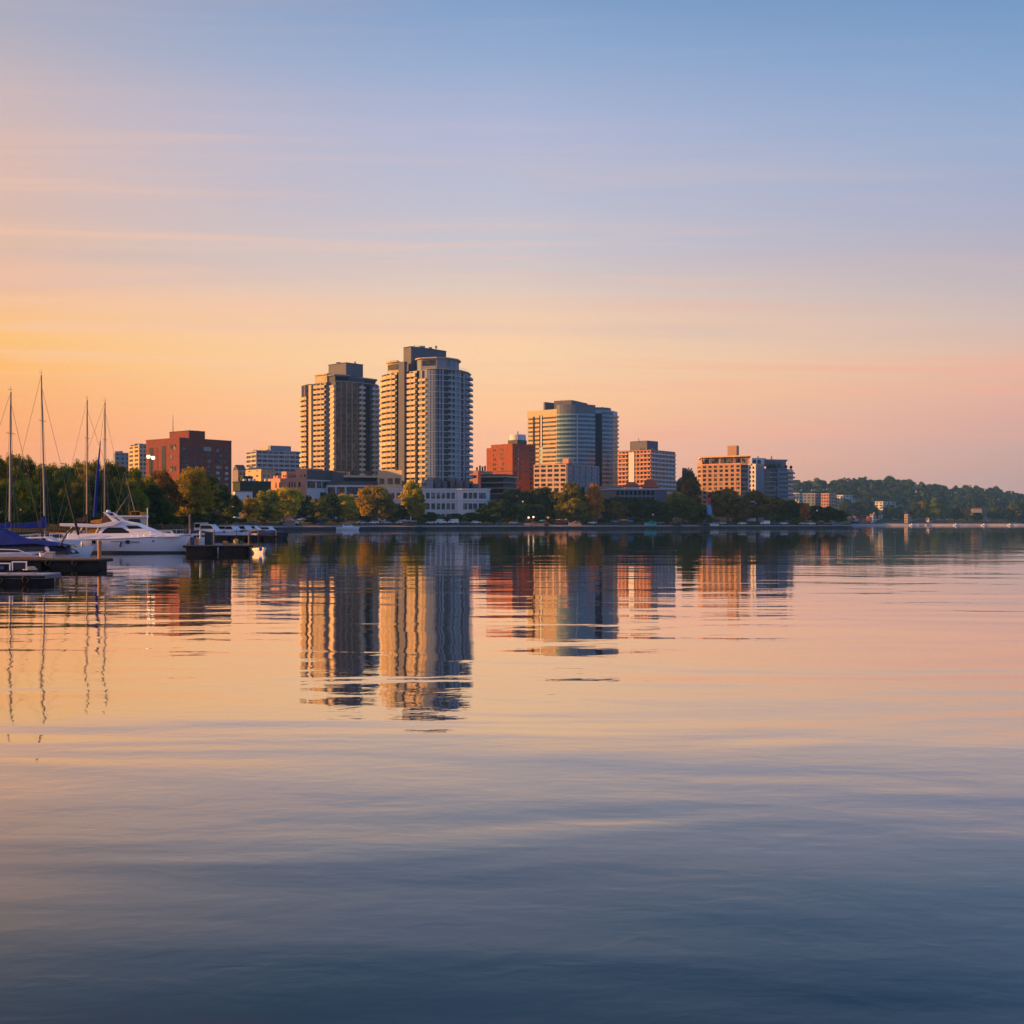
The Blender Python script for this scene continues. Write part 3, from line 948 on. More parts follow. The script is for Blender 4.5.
MB().prism(miter([A, C, B], .3) + [E], z1, z1 + .25).build('roof', roofm, rt)
put_panes(rt, C, B, [(.68, .8)], [z1 - 4.6], 3.2, glass_navy, .05, 'door')
put_panes(rt, C, B, [(.85, .94)], [z1 - 3.2], 1.2, glass, .05)

# ---- pink stepped building with its grey river front
rt = building('pink_building', 'pink stucco low building in stepped boxes at the foot of the left tower', 'building', 300, 590)
D = 590
A, C, B, E = rect(268, 306, 331, D, 38)
z1 = PZ(477.5, D)
MB().prism([A, C, lerp(C, B, .02), lerp(A, E, .02) + Vector((0, 6)), lerp(A, E, .5)], 0, z1).build('wall', pink, rt)
MB().prism([lerp(C, B, .025), B, E, lerp(A, E, .05) + Vector((2, 1))], 0, z1 - .4).build('rear_wall', white, rt)
for t0, t1, py, dd in ((.10, .22, 474.5, 1), (.28, .45, 470.5, 2), (.46, .62, 472, 4), (.62, .98, 468, 3)):
    a, b_ = lerp(A, C, t0), lerp(A, C, t1)
    ii = (E - A).normalized()
    MB().prism([a + ii * dd, b_ + ii * dd, b_ + ii * (dd + 9), a + ii * (dd + 9)], z1 - .6, PZ(py, D)).build('roof_box', pink, rt)
    put_panes(rt, a + ii * dd, b_ + ii * dd, [(.3, .42), (.6, .72)] if t1 - t0 > .15 else [(.4, .6)], [z1 + .6], 1.1, glass, .05)
put_panes(rt, A, C, [(.56, .59), (.63, .66), (.70, .73), (.81, .86), (.2, .23), (.3, .33)], [z1 - 4.6], 2.6, glass, .05)
u0, u1 = lerp(C, B, .03), lerp(C, B, 1.12)
MB().strip([u0, u1], .1, .6, z1 - 1.0, PZ(469.5, D)).build('upper_storey', conc_dark, rt)
MB().strip([u0, u1], .1, .9, z1 - 1.5, z1 - 1.02).build('ledge', white, rt)
put_panes(rt, C, B, [(.05, .35), (.42, .6), (.64, .85)], [z1 - 5.0], 3.2, glass, .14)
put_panes(rt, C, B, [(.55, .9)], [z1 - 10.5], 3.4, glass, .14)
MB().strip([lerp(C, B, .90), lerp(C, B, .98)], .1, .8, 2, z1 - 1.5).build('pier', white, rt)

# ---- low podium linking both towers
rt = building('tower_podium', 'long dark low podium with flat pale roof slab between the two towers', 'podium', 352, 596)
D = 596
ch = [V2(327, D + 4), V2(346, D), V2(380, D + 6)]
MB().prism(ch + [V2(380, D + 28), V2(330, D + 30)], 0, PZ(481, D)).build('wall', conc_dark, rt)
MB().prism([V2(331, D + 6), V2(345, D + 4), V2(344.5, D + 18), V2(332, D + 18)], PZ(481, D), PZ(470.5, D)).build('upper_storey', conc_dark, rt)
MB().prism([V2(344, D + 1.5), V2(377, D + 7), V2(377, D + 24), V2(345, D + 20)], PZ(481, D), PZ(477.2, D)).build('upper_storey', glass_navy, rt)
MB().prism([V2(343.8, D - .5), V2(379, D + 5.5), V2(379, D + 26), V2(345, D + 22)], PZ(477.2, D) + .003, PZ(475.3, D)).build('roof_slab', conc, rt)
MB().prism([V2(344.5, D + 10), V2(349, D + 9), V2(350, D + 14), V2(345, D + 15)], PZ(475.3, D) + .004, PZ(471, D)).build('roof_house', beige, rt)
MB().strip(ch, 0, .7, PZ(487, D), PZ(485, D)).build('fascia', white, rt)
MB().strip(ch, 0, .5, PZ(496, D), PZ(494.6, D)).build('fascia', white, rt)
for i in range(8):
    MB().strip([lerp(ch[0], ch[1], i / 4 + .03), lerp(ch[0], ch[1], i / 4 + .2)] if i < 4 else [lerp(ch[1], ch[2], (i - 4) / 4 + .03), lerp(ch[1], ch[2], (i - 4) / 4 + .21)], 0, .1, PZ(494, D), PZ(487.5, D)).build('window', glass_t, rt)
for t in (.0, .48, .98):
    p = lerp(ch[0], ch[1], t); q_ = lerp(ch[0], ch[1], t + .05)
    MB().strip([p, q_], 0, .75, 2, PZ(487, D)).build('pier', white, rt)

# ---- white podium of the right tower
rt = building('white_podium', 'white podium with square windows and rounded end under the tallest tower', 'podium', 450, 578)
D = 578
ch = [V2(378, D + 4), V2(404, D - 1), V2(425, D), V2(456, D + 1.2), V2(462, D + .6), V2(478, D + .8), V2(486, D + 2), V2(490, D + 9)]
zt = PZ(489.5, D)
fh = PZ(489.5, D) - PZ(500.2, D)
MB().prism(ch + [V2(490, D + 22), V2(380, D + 18)], 0, zt).build('wall', white, rt)
MB().strip(ch, 0, .5, zt - .2, zt + .5).build('parapet', white, rt)
MB().strip(ch, 0, .45, zt - fh - .15, zt - fh + .25).build('cornice', white, rt)
for k in range(3):
    z = zt - 1.2 - fh * (k + .62)
    for (a, b, ts) in ((2, 3, (.02, .2, .36, .52, .68, .84)), (4, 5, (.08, .40, .70)), (5, 6, (.1, .55)), (1, 2, (.1, .4, .7)), (0, 1, (.1, .3, .5, .72))):
        for tt in ts:
            wd = 1.9 / (ch[b] - ch[a]).length
            MB().strip([lerp(ch[a], ch[b], tt), lerp(ch[a], ch[b], min(.98, tt + wd))], 0, .1, z, z + 2.9).build('window', glass, rt)
for tt in (0, .17, .34, .5, .66, .82, .96):
    MB().strip([lerp(ch[2], ch[3], tt), lerp(ch[2], ch[3], tt + .03)], 0, .4, 2, zt - .21).build('pier', white, rt)
MB().prism([V2(378, D + 6), V2(402, D + 1), V2(402, D + 14), V2(380, D + 16)], zt, PZ(470, D)).build('upper_storey', conc, rt)
for tt in (.05, .4, .7):
    MB().strip([lerp(V2(378, D + 6), V2(402, D + 1), tt), lerp(V2(378, D + 6), V2(402, D + 1), tt + .22)], 0, .1, PZ(484, D), PZ(478, D)).build('window', glass_t, rt)
# terrace clutter between podium roof and tower
for px, h in ((431, 3.4), (438, 5.5), (446, 4.2), (452, 5.8), (460, 4.6), (468, 4.2), (474, 3)):
    p = V2(px, D + 8)
    MB().box(p.x - 2.2, p.x + 2.2, p.y - 2, p.y + 2, zt, zt + h).build('terrace_room', conc_grey if px % 2 else conc_dark, rt)

# ---- orange brick block
rt = building('orange_brick_block', 'orange brick block with one glowing sunlit face and round roof tank', 'building', 512, 720)
D = 720
A, C, B, E = rect(486.5, 512.5, 535.5, D, 46)
z1 = PZ(443.5, D)
ii = (E - A).normalized()
MB().prism([lerp(A, C, .18), C, B, lerp(E, B, .18)], 0, z1).build('wall', brick_or, rt)
MB().prism([A, lerp(A, C, .18), lerp(E, B, .18) - ii * 2, E - ii * 2], 0, PZ(446.5, D)).build('side_wall', brick_or, rt)
fh = 2.9
zs = [z1 - 4 - fh * i for i in range(5)]
put_panes(rt, A, C, [(.26, .30), (.33, .37), (.55, .59), (.62, .66)], zs, 1.3, glass, .05)
zs = [z1 - 4 - fh * i for i in range(13)]
put_panes(rt, C, B, [(.10, .16), (.28, .34), (.76, .82), (.88, .94)], zs, 1.4, glass, .05)
pale = glass_mat('pale_blind_glass', (0.12, 0.13, 0.14), (0.5, 0.48, 0.44), 0.9, 0.3)
put_panes(rt, C, B, [(.24, .27)], zs, 1.4, pale, .05)
MB().prism([lerp(A, C, .6) + ii * 5, lerp(A, C, .96) + ii * 5, lerp(A, C, .96) + ii * 13, lerp(A, C, .6) + ii * 13], z1, PZ(439.2, D)).build('roof_house', conc_dark, rt)
p = V2(517.8, D + 14)
MB().lathe([(5.0, 0), (5.0, PZ(433.8, D) - z1), (4.8, PZ(433.2, D) - z1), (0.2, PZ(433, D) - z1)], 20, (p.x, p.y, z1)).build('roof_tank', white, rt)
MB().tube((p.x, p.y, PZ(433, D)), (p.x, p.y, PZ(429.5, D)), .5, .3).build('roof_vent', steel, rt)
MB().prism(miter([A, C, B], .2) + [E], PZ(470.6, D) - .5, PZ(470.6, D)).build('ledge', conc_dark, rt)

rt = building('parking_deck', 'low tiered deck with orange edged floors below the orange brick block', 'building', 500, 615)
D = 615
A, C, B, E = rect(481, 504, 516, D, 25)
MB().prism([A, C, B, E], 0, PZ(474, D)).build('wall', conc_dark, rt)
for k, py in enumerate((476, 482, 487.5, 493.2)):
    MB().strip([A, C, B], 0, 1.4, PZ(py + 1.1, D), PZ(py, D)).build('deck_edge', tanbrick if k else beige, rt)
    if k: MB().strip([lerp(A, C, .03), lerp(A, C, .97)], 0, .1, PZ(py - .2, D), PZ(py - 4, D)).build('window', glass_navy, rt)
MB().prism([lerp(A, C, .1), lerp(A, C, .5), lerp(A, C, .5) + Vector((0, 8)), lerp(A, C, .1) + Vector((0, 8))], PZ(474, D), PZ(471, D)).build('roof_house', beige, rt)
rt = building('rooftop_plant_building', 'low salmon building carrying dark rooftop machines beside the tallest tower', 'building', 478, 752)
D = 752
A, C, B, E = rect(462, 478, 490, D, 25)
MB().prism([A, C, B, E], 0, PZ(470.5, D)).build('wall', salmon, rt)
for px, h in ((477, 4), (480, 5), (482.5, 4.4), (485, 4.8)):
    p = V2(px, D + 6)
    MB().box(p.x - .55, p.x + .55, p.y - .7, p.y + .7, PZ(470.5, D), PZ(470.5, D) + h - 1.6).build('roof_machine', darkmetal, rt)
put_panes(rt, A, C, [(.1, .9)], [PZ(478, D)], 1.8, glass_navy, .06)

# ---- teal glass office
def blue_office():
    D0 = 800
    rt = building('glass_office', 'tall teal glass office with curved front and one golden sunlit face', 'office building', 572, D0)
    A = V2(527.5, D0 + 17); Cc = V2(557, D0)
    fr = chain([(557, 0), (560, -1.5), (563.5, -2.8), (567, -3.7), (571, -4.3), (575, -4.5), (579, -4.4), (583, -3.9), (587, -2.9), (591, -1.3), (595, 0.9)], D0)
    ft = chain([(602, 3), (605.5, 4.2), (609, 6), (612.5, 9), (617.5, 18)], D0)
    back = [V2(616, D0 + 50), V2(532, D0 + 52)]
    zt = PZ(409.5, D0)
    core = [A] + fr + [ft[0]] + ft[1:]
    MB().prism(core + back, 0, zt).build('wall', panel_o, rt)
    fh = 2.9
    nf = 25
    z0 = PZ(414, D0)
    zs = [z0 - fh * (i + 1) for i in range(nf)]
    def s(name, ch, o0, o1, za, zb, m, zz):
        storeys(rt, name, shift_mesh(rt, MB().strip(ch, o0, o1, za, zb), m, name), zz)
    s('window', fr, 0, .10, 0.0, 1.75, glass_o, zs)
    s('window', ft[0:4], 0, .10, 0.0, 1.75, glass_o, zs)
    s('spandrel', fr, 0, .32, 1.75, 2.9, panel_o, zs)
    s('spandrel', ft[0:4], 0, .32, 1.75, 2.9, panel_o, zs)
    zl = [z for z in zs if z > PZ(470, D0)]
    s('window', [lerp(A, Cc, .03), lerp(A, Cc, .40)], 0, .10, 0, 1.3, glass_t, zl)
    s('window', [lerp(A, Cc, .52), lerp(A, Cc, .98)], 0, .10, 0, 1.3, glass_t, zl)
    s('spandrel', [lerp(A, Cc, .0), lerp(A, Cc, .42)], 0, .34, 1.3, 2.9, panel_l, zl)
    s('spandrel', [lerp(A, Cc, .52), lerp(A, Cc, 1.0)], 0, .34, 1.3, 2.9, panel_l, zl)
    s('balcony', ft[3:], 0, 1.0, 1.7, 2.9, conc, zs)
    s('window', ft[3:], 0, .1, 0, 1.7, glass_t, zs)
    MB().strip([lerp(A, Cc, 0), lerp(A, Cc, 1)], 0, .4, z0 + .004, zt + .3).build('parapet', panel_l, rt)
    for t0, t1, m, py in ((.20, .26, glass_navy, 415), (.42, .46, glass_navy, 415), (.465, .50, white, 414.5), (.505, .525, glass_navy, 414.5)):
        MB().strip([lerp(A, Cc, t0), lerp(A, Cc, t1)], 0, .5, PZ(446, D0), PZ(py, D0)).build('vertical_strip', m, rt)
    MB().strip([fr[-1] + Vector((.05, 0)), ft[0] - Vector((.05, 0))], 0, .12, 5, PZ(413, D0)).build('dark_slot', glass_navy, rt)
    MB().strip(fr, 0, .45, z0 + .004, PZ(405, D0)).build('parapet', bluewall, rt)
    MB().strip(ft[0:4], 0, .4, z0 + .004, PZ(411, D0)).build('parapet', bluewall, rt)
    up = chain([(557, 1), (560, 3), (590, 3), (592, 20), (556, 22)], D0)
    MB().prism(up, zt - .5, PZ(405.2, D0)).build('roof_storey', bluewall, rt)
    up = chain([(588, 6), (598, 4.5), (608, 8), (611, 12), (608, 30), (590, 30)], D0)
    MB().prism(up, zt - .5, PZ(406.5, D0)).build('roof_storey', bluewall, rt)
    a, c, b, e = rect(543.5, 545, 556, D0 + 20, 45)
    MB().prism([a, c, b, e], zt - .6, PZ(402, D0 + 20)).build('roof_house', slate, rt)
    a, c, b, e = rect(554, 571.5, 587.5, D0 + 10, 28)
    MB().prism([a, c, b, e], zt - .6, PZ(400, D0 + 10)).build('roof_house', slate, rt)
    for px in (561.5, 574.5):
        p = V2(px, D0 + 16)
        MB().tube((p.x, p.y, PZ(401, D0)), (p.x, p.y, PZ(397.8, D0)), .3).build('roof_mast', steel, rt)
    roof_units(rt, V2(572, D0 + 24), PZ(400, D0 + 10), [(-5, 0, 1.5, 1, .9), (3, 0, 1.0, 1, .7)])
    roof_units(rt, V2(598, D0 + 18), PZ(406.5, D0), [(-2, 0, 1.5, 1.2, 1.0), (3, 1, .8, .8, 1.4)])
    # the plain light column up the middle of the curve
    MB().strip([lerp(fr[5], fr[6], .45), lerp(fr[5], fr[6], .75)], 0, .36, PZ(470, D0), z0).build('mullion', mat('pale_mullion', (.3, .36, .38), .4), rt)
blue_office()

rt, P4, z1 = slab_block('office_block', 'pink four storey office with a square window grid before the glass office', 566, 692, (534, 566.5, 598.5), 32, 464, pale_pink, nf=6, nbl=5, nbr=5, fh=2.75, sp=.42, pw=.26, zvis_py=492)
p0 = lerp(P4[0], P4[1], .88); ii = (P4[3] - P4[0]).normalized()
MB().prism([p0, lerp(P4[0], P4[1], 1.06), lerp(P4[0], P4[1], 1.06) + ii * 6, p0 + ii * 6], z1 + .31, PZ(458.5, 692)).build('roof_house', pink, rt)
MB().strip([P4[1], P4[2]], .36, .5, z1 - 16.5, z1 - .5).build('glass_curtain', glass_o, rt)
for i in range(6):
    MB().strip([lerp(P4[1], P4[2], i / 5.3), lerp(P4[1], P4[2], i / 5.3 + .035)], .5, .8, z1 - 16.5, z1 - .4).build('pier', conc_grey, rt)
for i in range(5):
    MB().strip([P4[1], P4[2]], .5, .68, z1 - .9 - 2.75 * i, z1 - .2 - 2.75 * i).build('floor_band', conc_grey, rt)

# ---- pink mid-rise with balconies
rt, P4, z1 = slab_block('balcony_block', 'pink and blue ten storey block with gridded balconies and grey roof house', 648, 768, (618.5, 651, 675), 36, 450, salmon, nf=14, nbl=9, nbr=7, fh=2.75, sp=.42, pw=.32, zvis_py=496)
MB().strip([lerp(P4[0], P4[1], .33), lerp(P4[0], P4[1], .50)], .36, .55, z1 - 22, z1 - 1).build('pale_panel', white, rt)
for i in range(14):
    MB().strip([lerp(P4[1], P4[2], .0), lerp(P4[1], P4[2], 1.0)], .31, 1.0, z1 - 2.75 * (i + 1) + .05, z1 - 2.75 * (i + 1) + .85).build('balcony', white, rt)
for i in range(8):
    MB().strip([lerp(P4[0], P4[1], .68), lerp(P4[0], P4[1], 1.0)], .37, 1.1, z1 - 2.75 * (i + 1) + .05, z1 - 2.75 * (i + 1) + .85).build('balcony', pink, rt)
    MB().strip([lerp(P4[0], P4[1], .0), lerp(P4[0], P4[1], .3)], .37, 1.1, z1 - 2.75 * (i + 1) + .05, z1 - 2.75 * (i + 1) + .85).build('balcony', pink, rt)
a, c, b, e = rect(630, 647, 658, 780, 42)
MB().prism([a, c, b, e], z1 - .5, PZ(440.5, 780)).build('roof_house', slate, rt)
MB().tube((c.x - 5, c.y + 4, PZ(441, 780)), (c.x - 5, c.y + 4, PZ(438, 780)), .25).build('roof_mast', steel, rt)

rt = building('red_roofed_hall', 'long blue grey low hall with sloping red roofs before the pink balcony block', 'building', 640, 655)
D = 655
ch = [V2(600, D + 14), V2(616, D + 2), V2(655, D + 2), V2(667, D + 5)]
MB().prism(ch + [V2(667, D + 30), V2(600, D + 34)], 0, PZ(489, D)).build('wall', mat('blue_hall_wall', (.16, .17, .22), .7), rt)
for i in range(9):
    MB().strip([lerp(ch[1], ch[2], i / 9 + .01), lerp(ch[1], ch[2], i / 9 + .09)], 0, .1, PZ(495, D), PZ(490.5, D)).build('window', glass_navy, rt)
    MB().strip([lerp(ch[1], ch[2], i / 9 + .01), lerp(ch[1], ch[2], i / 9 + .09)], 0, .1, PZ(501, D), PZ(497, D)).build('window', glass_navy, rt)
MB().strip(ch, 0, .8, PZ(489.5, D), PZ(488.3, D)).build('cornice', white, rt)
def hip(name, xa, xb, D, pe, pt, dep, m, rt):
    a, b = V2(xa, D), V2(xb, D)
    c, d = V2(xb + 1, D + dep), V2(xa + 1, D + dep)
    ze, zt = PZ(pe, D), PZ(pt, D)
    r0, r1 = lerp(lerp(a, b, .28), lerp(d, c, .28), .6), lerp(lerp(a, b, .62), lerp(d, c, .62), .6)
    MB().raw([(*a, ze), (*b, ze), (*c, ze), (*d, ze), (*r0, zt), (*r1, zt)], [(0, 1, 5, 4), (1, 2, 5), (2, 3, 4, 5), (3, 0, 4), (3, 2, 1, 0)]).build(name, m, rt)
hip('red_roof', 623, 641, D + 4, 486.6, 481.5, 12, redroof, rt)
hip('red_roof', 641.5, 659, D + 3, 487.6, 478.5, 14, redroof, rt)
MB().prism([V2(625, D + 5), V2(639, D + 5), V2(639, D + 14), V2(625, D + 14)], PZ(489, D), PZ(486.7, D)).build('roof_house', white, rt)
MB().prism([V2(644, D + 5), V2(657, D + 5), V2(657, D + 14), V2(644, D + 14)], PZ(489, D), PZ(487.7, D)).build('roof_house', conc_dark, rt)
rt = building('glass_link', 'dark glazed low base building under the teal glass office', 'building', 600, 690)
MB().prism([V2(584, 692), V2(622, 690), V2(624, 720), V2(584, 722)], 0, PZ(486, 690)).build('wall', bluewall, rt)
for i in range(6):
    MB().strip([V2(585 + 6 * i, 691.9 - .3 * i), V2(590 + 6 * i, 691.6 - .3 * i)], 0, .2, PZ(494, 690), PZ(488, 690)).build('window', glass_o, rt)

# ---- stepped apartment block on the right
def stepped_block():
    D = 700
    rt = building('stepped_apartment_block', 'wide tan apartment block with stepped terraces and chimney box, rightmost large building', 'apartment block', 742, D)
    A, C = V2(702, D + 14), V2(741, D)
    zt = PZ(464.5, D)
    fh = 2.6
    mb = MB()
    S1 = [C, V2(748, D + 1), V2(756, D - 2), V2(764, D), V2(770, D - 1.5), V2(777, D + 1), V2(788, D + 6), V2(793, D + 16)]
    nf = 13
    mb.prism([A] + S1[:4] + [V2(764, D + 30), V2(704, D + 40)], 0, zt)
    facade(rt, mb, A, C, zt - nf * fh, zt, nf, 7, .40, .42, .35, glass, PZ(505, D))
    mb.build('wall', tanbrick, rt)
    W0 = V2(697.5, D + 22)
    wb = MB().prism([W0, A, A + Vector((5, 18)), W0 + Vector((5, 18))], 0, PZ(460.5, D))
    facade(rt, wb, W0, A, zt - nf * fh, zt, nf, 1, .4, .3, .3, glass, PZ(505, D))
    wb.build('side_wing', tanbrick, rt)
    # recessed top storey with columns under a flat roof
    a2, c2 = lerp(A, C, -.02) + Vector((.5, 3)), lerp(A, C, 1.2) + Vector((1, 3))
    MB().prism([a2, c2, c2 + Vector((3, 20)), a2 + Vector((3, 24))], zt, PZ(456.5, D)).build('top_storey', salmon, rt)
    put_panes(rt, a2, c2, [(.04, .16), (.18, .36), (.42, .66), (.71, .82), (.84, .94)], [zt + .6], 3.1, glass_t, .08)
    MB().prism([lerp(A, C, -.04) + Vector((0, .4)), lerp(A, C, 1.26) + Vector((0, .6)), c2 + Vector((4, 21)), a2 + Vector((2, 25))], PZ(456.5, D) + .004, PZ(455.2, D)).build('roof', beige, rt)
    for t in (0.0, .2, .40, .68, .95):
        p = lerp(A, C, t * 1.2) + Vector((.3, 1.2))
        MB().box(p.x - .35, p.x + .35, p.y - .35, p.y + .35, zt + .01, PZ(456.5, D)).build('column', tanbrick, rt)
    MB().strip([A, C], .0, .6, zt + .11, zt + .9).build('parapet', pink, rt)
    a, c, b, e = rect(727.5, 736.5, 739, D + 14, 30)
    MB().prism([a, c, b, e], PZ(455.2, D), PZ(445.5, D + 14)).build('chimney_box', tanbrick, rt)
    # shaded right part: pale bays and dark balcony stacks
    zs = [zt - fh * (i + 1) for i in range(12)]
    def s(name, ch, o0, o1, za, zb, m, zz=zs):
        storeys(rt, name, shift_mesh(rt, MB().strip(ch, o0, o1, za, zb), m, name), zz)
    s('window', S1[0:2], 0, .1, .5, 2.4, glass_t)
    MB().strip(S1[1:3], 0, .3, 3, zt + .4).build('pale_bay', white, rt)
    MB().strip(S1[2:4], 0, .25, 3, zt - 1.6).build('pale_bay', conc_grey, rt)
    put_panes(rt, S1[1], S1[2], [(.2, .38), (.6, .78)], zs, 1.4, glass, .38)
    zr = PZ(468.5, D)
    MB().prism(S1[3:] + [V2(791, D + 34), V2(764, D + 36)], 0, zr).build('right_wing', bluewall, rt)
    zs2 = [zr - fh * (i + 1) for i in range(11)]
    s('window', S1[4:6], 0, .1, .4, 2.3, glass_t, zs2)
    s('window', S1[6:8], 0, .1, .4, 2.3, glass_t, zs2)
    s('balcony', [lerp(S1[5], S1[6], .1), S1[6]], 0, 1.2, 0, 1.0, conc_grey, zs2)
    s('balcony', [S1[6], S1[7]], 0, 1.2, 0, 1.0, conc_grey, zs2)
    s('floor_slab', S1[3:6], 0, .5, -.1, .35, conc_grey, zs2)
    MB().strip([lerp(S1[5], S1[6], .0), lerp(S1[5], S1[6], .08)], 0, 1.0, 3, zr).build('pier', conc_grey, rt)
    MB().prism([V2(766, D + 6), V2(782, D + 8), V2(786, D + 12), V2(783, D + 26), V2(767, D + 26)], zr, PZ(460, D)).build('upper_storey', bluewall, rt)
    put_panes(rt, V2(766, D + 6), V2(782, D + 8), [(.06, .3), (.4, .6), (.7, .92)], [zr + .6], 2.6, glass_t, .08)
    MB().prism([V2(765.5, D + 5), V2(787.5, D + 10), V2(785, D + 27), V2(766, D + 27)], PZ(460, D) + .004, PZ(458.7, D)).build('roof', conc_grey, rt)
    MB().prism([V2(752, D + 5), V2(762, D + 4), V2(766, D + 8), V2(766, D + 24), V2(752, D + 24)], zt, PZ(457.5, D)).build('upper_storey', white, rt)
    put_panes(rt, V2(752, D + 5), V2(762, D + 4), [(.1, .4), (.55, .9)], [zt + .6], 2.4, glass_t, .08)
    for px, d in ((768, 2.5), (771, 2.5), (775, 4), (786, 9), (791, 15)):
        p = V2(px, D + d)
        MB().lathe([(.25, 0), (.4, .5), (.9, 1.2), (.8, 1.9), (.2, 2.5)], 7, (p.x, p.y, zr)).build('terrace_shrub', leaf_mat('leaf_dark', (.028, .052, .016), (.080, .110, .026)), rt)
    for px in (758, 771.5):
        p = V2(px, D + 12)
        MB().tube((p.x, p.y, PZ(460, D)), (p.x, p.y, PZ(455, D)), .5, .4).build('roof_vent', steel, rt)
stepped_block()

slab_block('dark_block', 'small dark block peeping over the trees left of the stepped apartments', 686, 820, (682, 684, 690.5), 60, 470.5, conc_dark, nf=5, nbl=0, nbr=2, sp=.6, pw=.5, zvis_py=485)

# ---- far shore houses
FARH = []
def far_house(name, label, xs, D, al, top, bot, wall, nf, nbl, nbr, roof=None, group=None, cat='house'):
    D = min(range(FS + 6, 2200, 6), key=lambda q: abs(hill_z(xs[1], q) - PZ(bot, q)) + 1e-4 * q)     # stand it on the slope
    rt = thing(name, label, cat, (PX(xs[1], D), D, hill_z(xs[1], D)), group)
    A, C, B, E = rect(*xs, D, al)
    z1, z0 = PZ(top, D), PZ(bot, D)
    mb = MB().prism([A, C, B, E], min(z0, hill_z(xs[1], D)) - 1.5, z1)
    FARH.append((xs[0] - 3, xs[2] + 3, top, bot, D))
    fh = (z1 - z0) / nf
    if nbl: facade(rt, mb, A, C, z0, z1, nf, nbl, .45, .4, .3)
    if nbr: facade(rt, mb, C, B, z0, z1, nf, nbr, .45, .4, .3)
    mb.build('wall', wall, rt)
    MB().prism(miter([A, C, B], .8) + [E], z1 + .11, z1 + 1.0).build('roof', roof or roofm, rt)
    return rt, (A, C, B, E), z1
G = 'apartment blocks on the far hillside'
far_house('hillside_block', 'long pale hillside block beside the stepped apartments, leftmost of the far row', (793, 799, 806), 1640, 30, 493.5, 503, white, 3, 2, 2, beige, G, 'apartment block')
far_house('hillside_block', 'wide tan roofed hillside block, second of the far row', (803, 815, 822), 1660, 25, 494, 506, conc_grey, 4, 3, 2, beige, G, 'apartment block')
far_house('hillside_block', 'hillside block with pinkish sunlit front, third of the far row', (821, 829, 836), 1640, 35, 494, 507, salmon, 4, 3, 3, beige, G, 'apartment block')
far_house('hillside_block', 'white hillside block with bright right end, last of the far row', (837, 843, 855), 1650, 40, 495.5, 505, white, 3, 2, 4, beige, G, 'apartment block')
far_house('hillside_block', 'lone long white hillside block above the boathouses', (875, 883, 906), 1620, 35, 502, 510, white, 3, 2, 6, beige, G, 'apartment block')
rt, P4, z1 = far_house('boathouse', 'white two storey boathouse with many windows at the far waterline', (870, 873, 884), 1510, 25, 514.5, 522.5, white, 3, 1, 4, None, None, 'boathouse')
MB().prism([lerp(P4[1], P4[2], .1), lerp(P4[1], P4[2], .3), lerp(P4[1], P4[2], .3) + Vector((0, 4)), lerp(P4[1], P4[2], .1) + Vector((0, 4))], z1 + 1, z1 + 2.6).build('chimney', pink, rt)
far_house('boathouse', 'narrow tan tower house beside the long blue shed on the far shore', (904.5, 907.5, 909), 1506, 30, 515, 523, beige, 3, 1, 1, beige, None, 'boathouse')
far_house('boathouse', 'long low blue shed behind moored white boats on the far shore', (909, 911, 920), 1515, 30, 517, 521.5, mat('pale_blue_wall', (.3, .4, .52), .7), 1, 1, 3, None, None, 'shed')
far_house('cottage', 'tiny pink roofed cottage at the end of the promenade trees', (852, 855, 859), 1500, 35, 517, 521.5, white, 1, 1, 1, redroof)
far_house('cottage', 'low salmon roofed cottage left of the white boathouse', (859, 862, 868), 1505, 35, 520, 523, salmon, 1, 1, 1, redroof)
far_house('cottage', 'small lit cottage half hidden in the far wood, left of the long red roofed house', (954, 957.5, 961), 1620, 35, 510, 514, pink, 1, 1, 1, redroof)
far_house('cottage', 'long low grey house with a red roof in the far wood', (969, 977, 982), 1640, 20, 511.5, 513.2, conc_grey, 1, 2, 1, redroof)
far_house('cottage', 'little white cottage with a red roof near the far right waterline', (987, 989, 991), 1520, 35, 518, 521.5, white, 1, 1, 1, redroof)
far_house('cottage', 'low reddish waterside house, farthest right on the shore', (1004, 1008, 1014), 1510, 30, 519, 522, pink, 1, 1, 2, redroof)

for lab, xs, tp, bt, wl in (('small white house low in the wood right of the long white hillside block', (911, 914, 919), 506, 509.5, white), ('grey house above the salmon roofed cottage on the far shore', (860, 863, 868), 511, 514.5, conc_grey),
                            ('pale house on the slope right of the larger olive waterside trees', (946, 949, 953), 509, 512, white), ('tan house between the trees left of the long blue shed', (893, 896, 901), 516.5, 520, beige),
                            ('white boathouse at the waterline right of the blue shed', (926, 929, 937), 518.5, 522, white), ('small pink house high on the wooded slope at the right', (996, 999, 1003), 508, 511, pink)):
    far_house('cottage', lab, xs, 1600, 35, tp, bt, wl, 1, 1, 2, redroof if wl is pink else roofm)

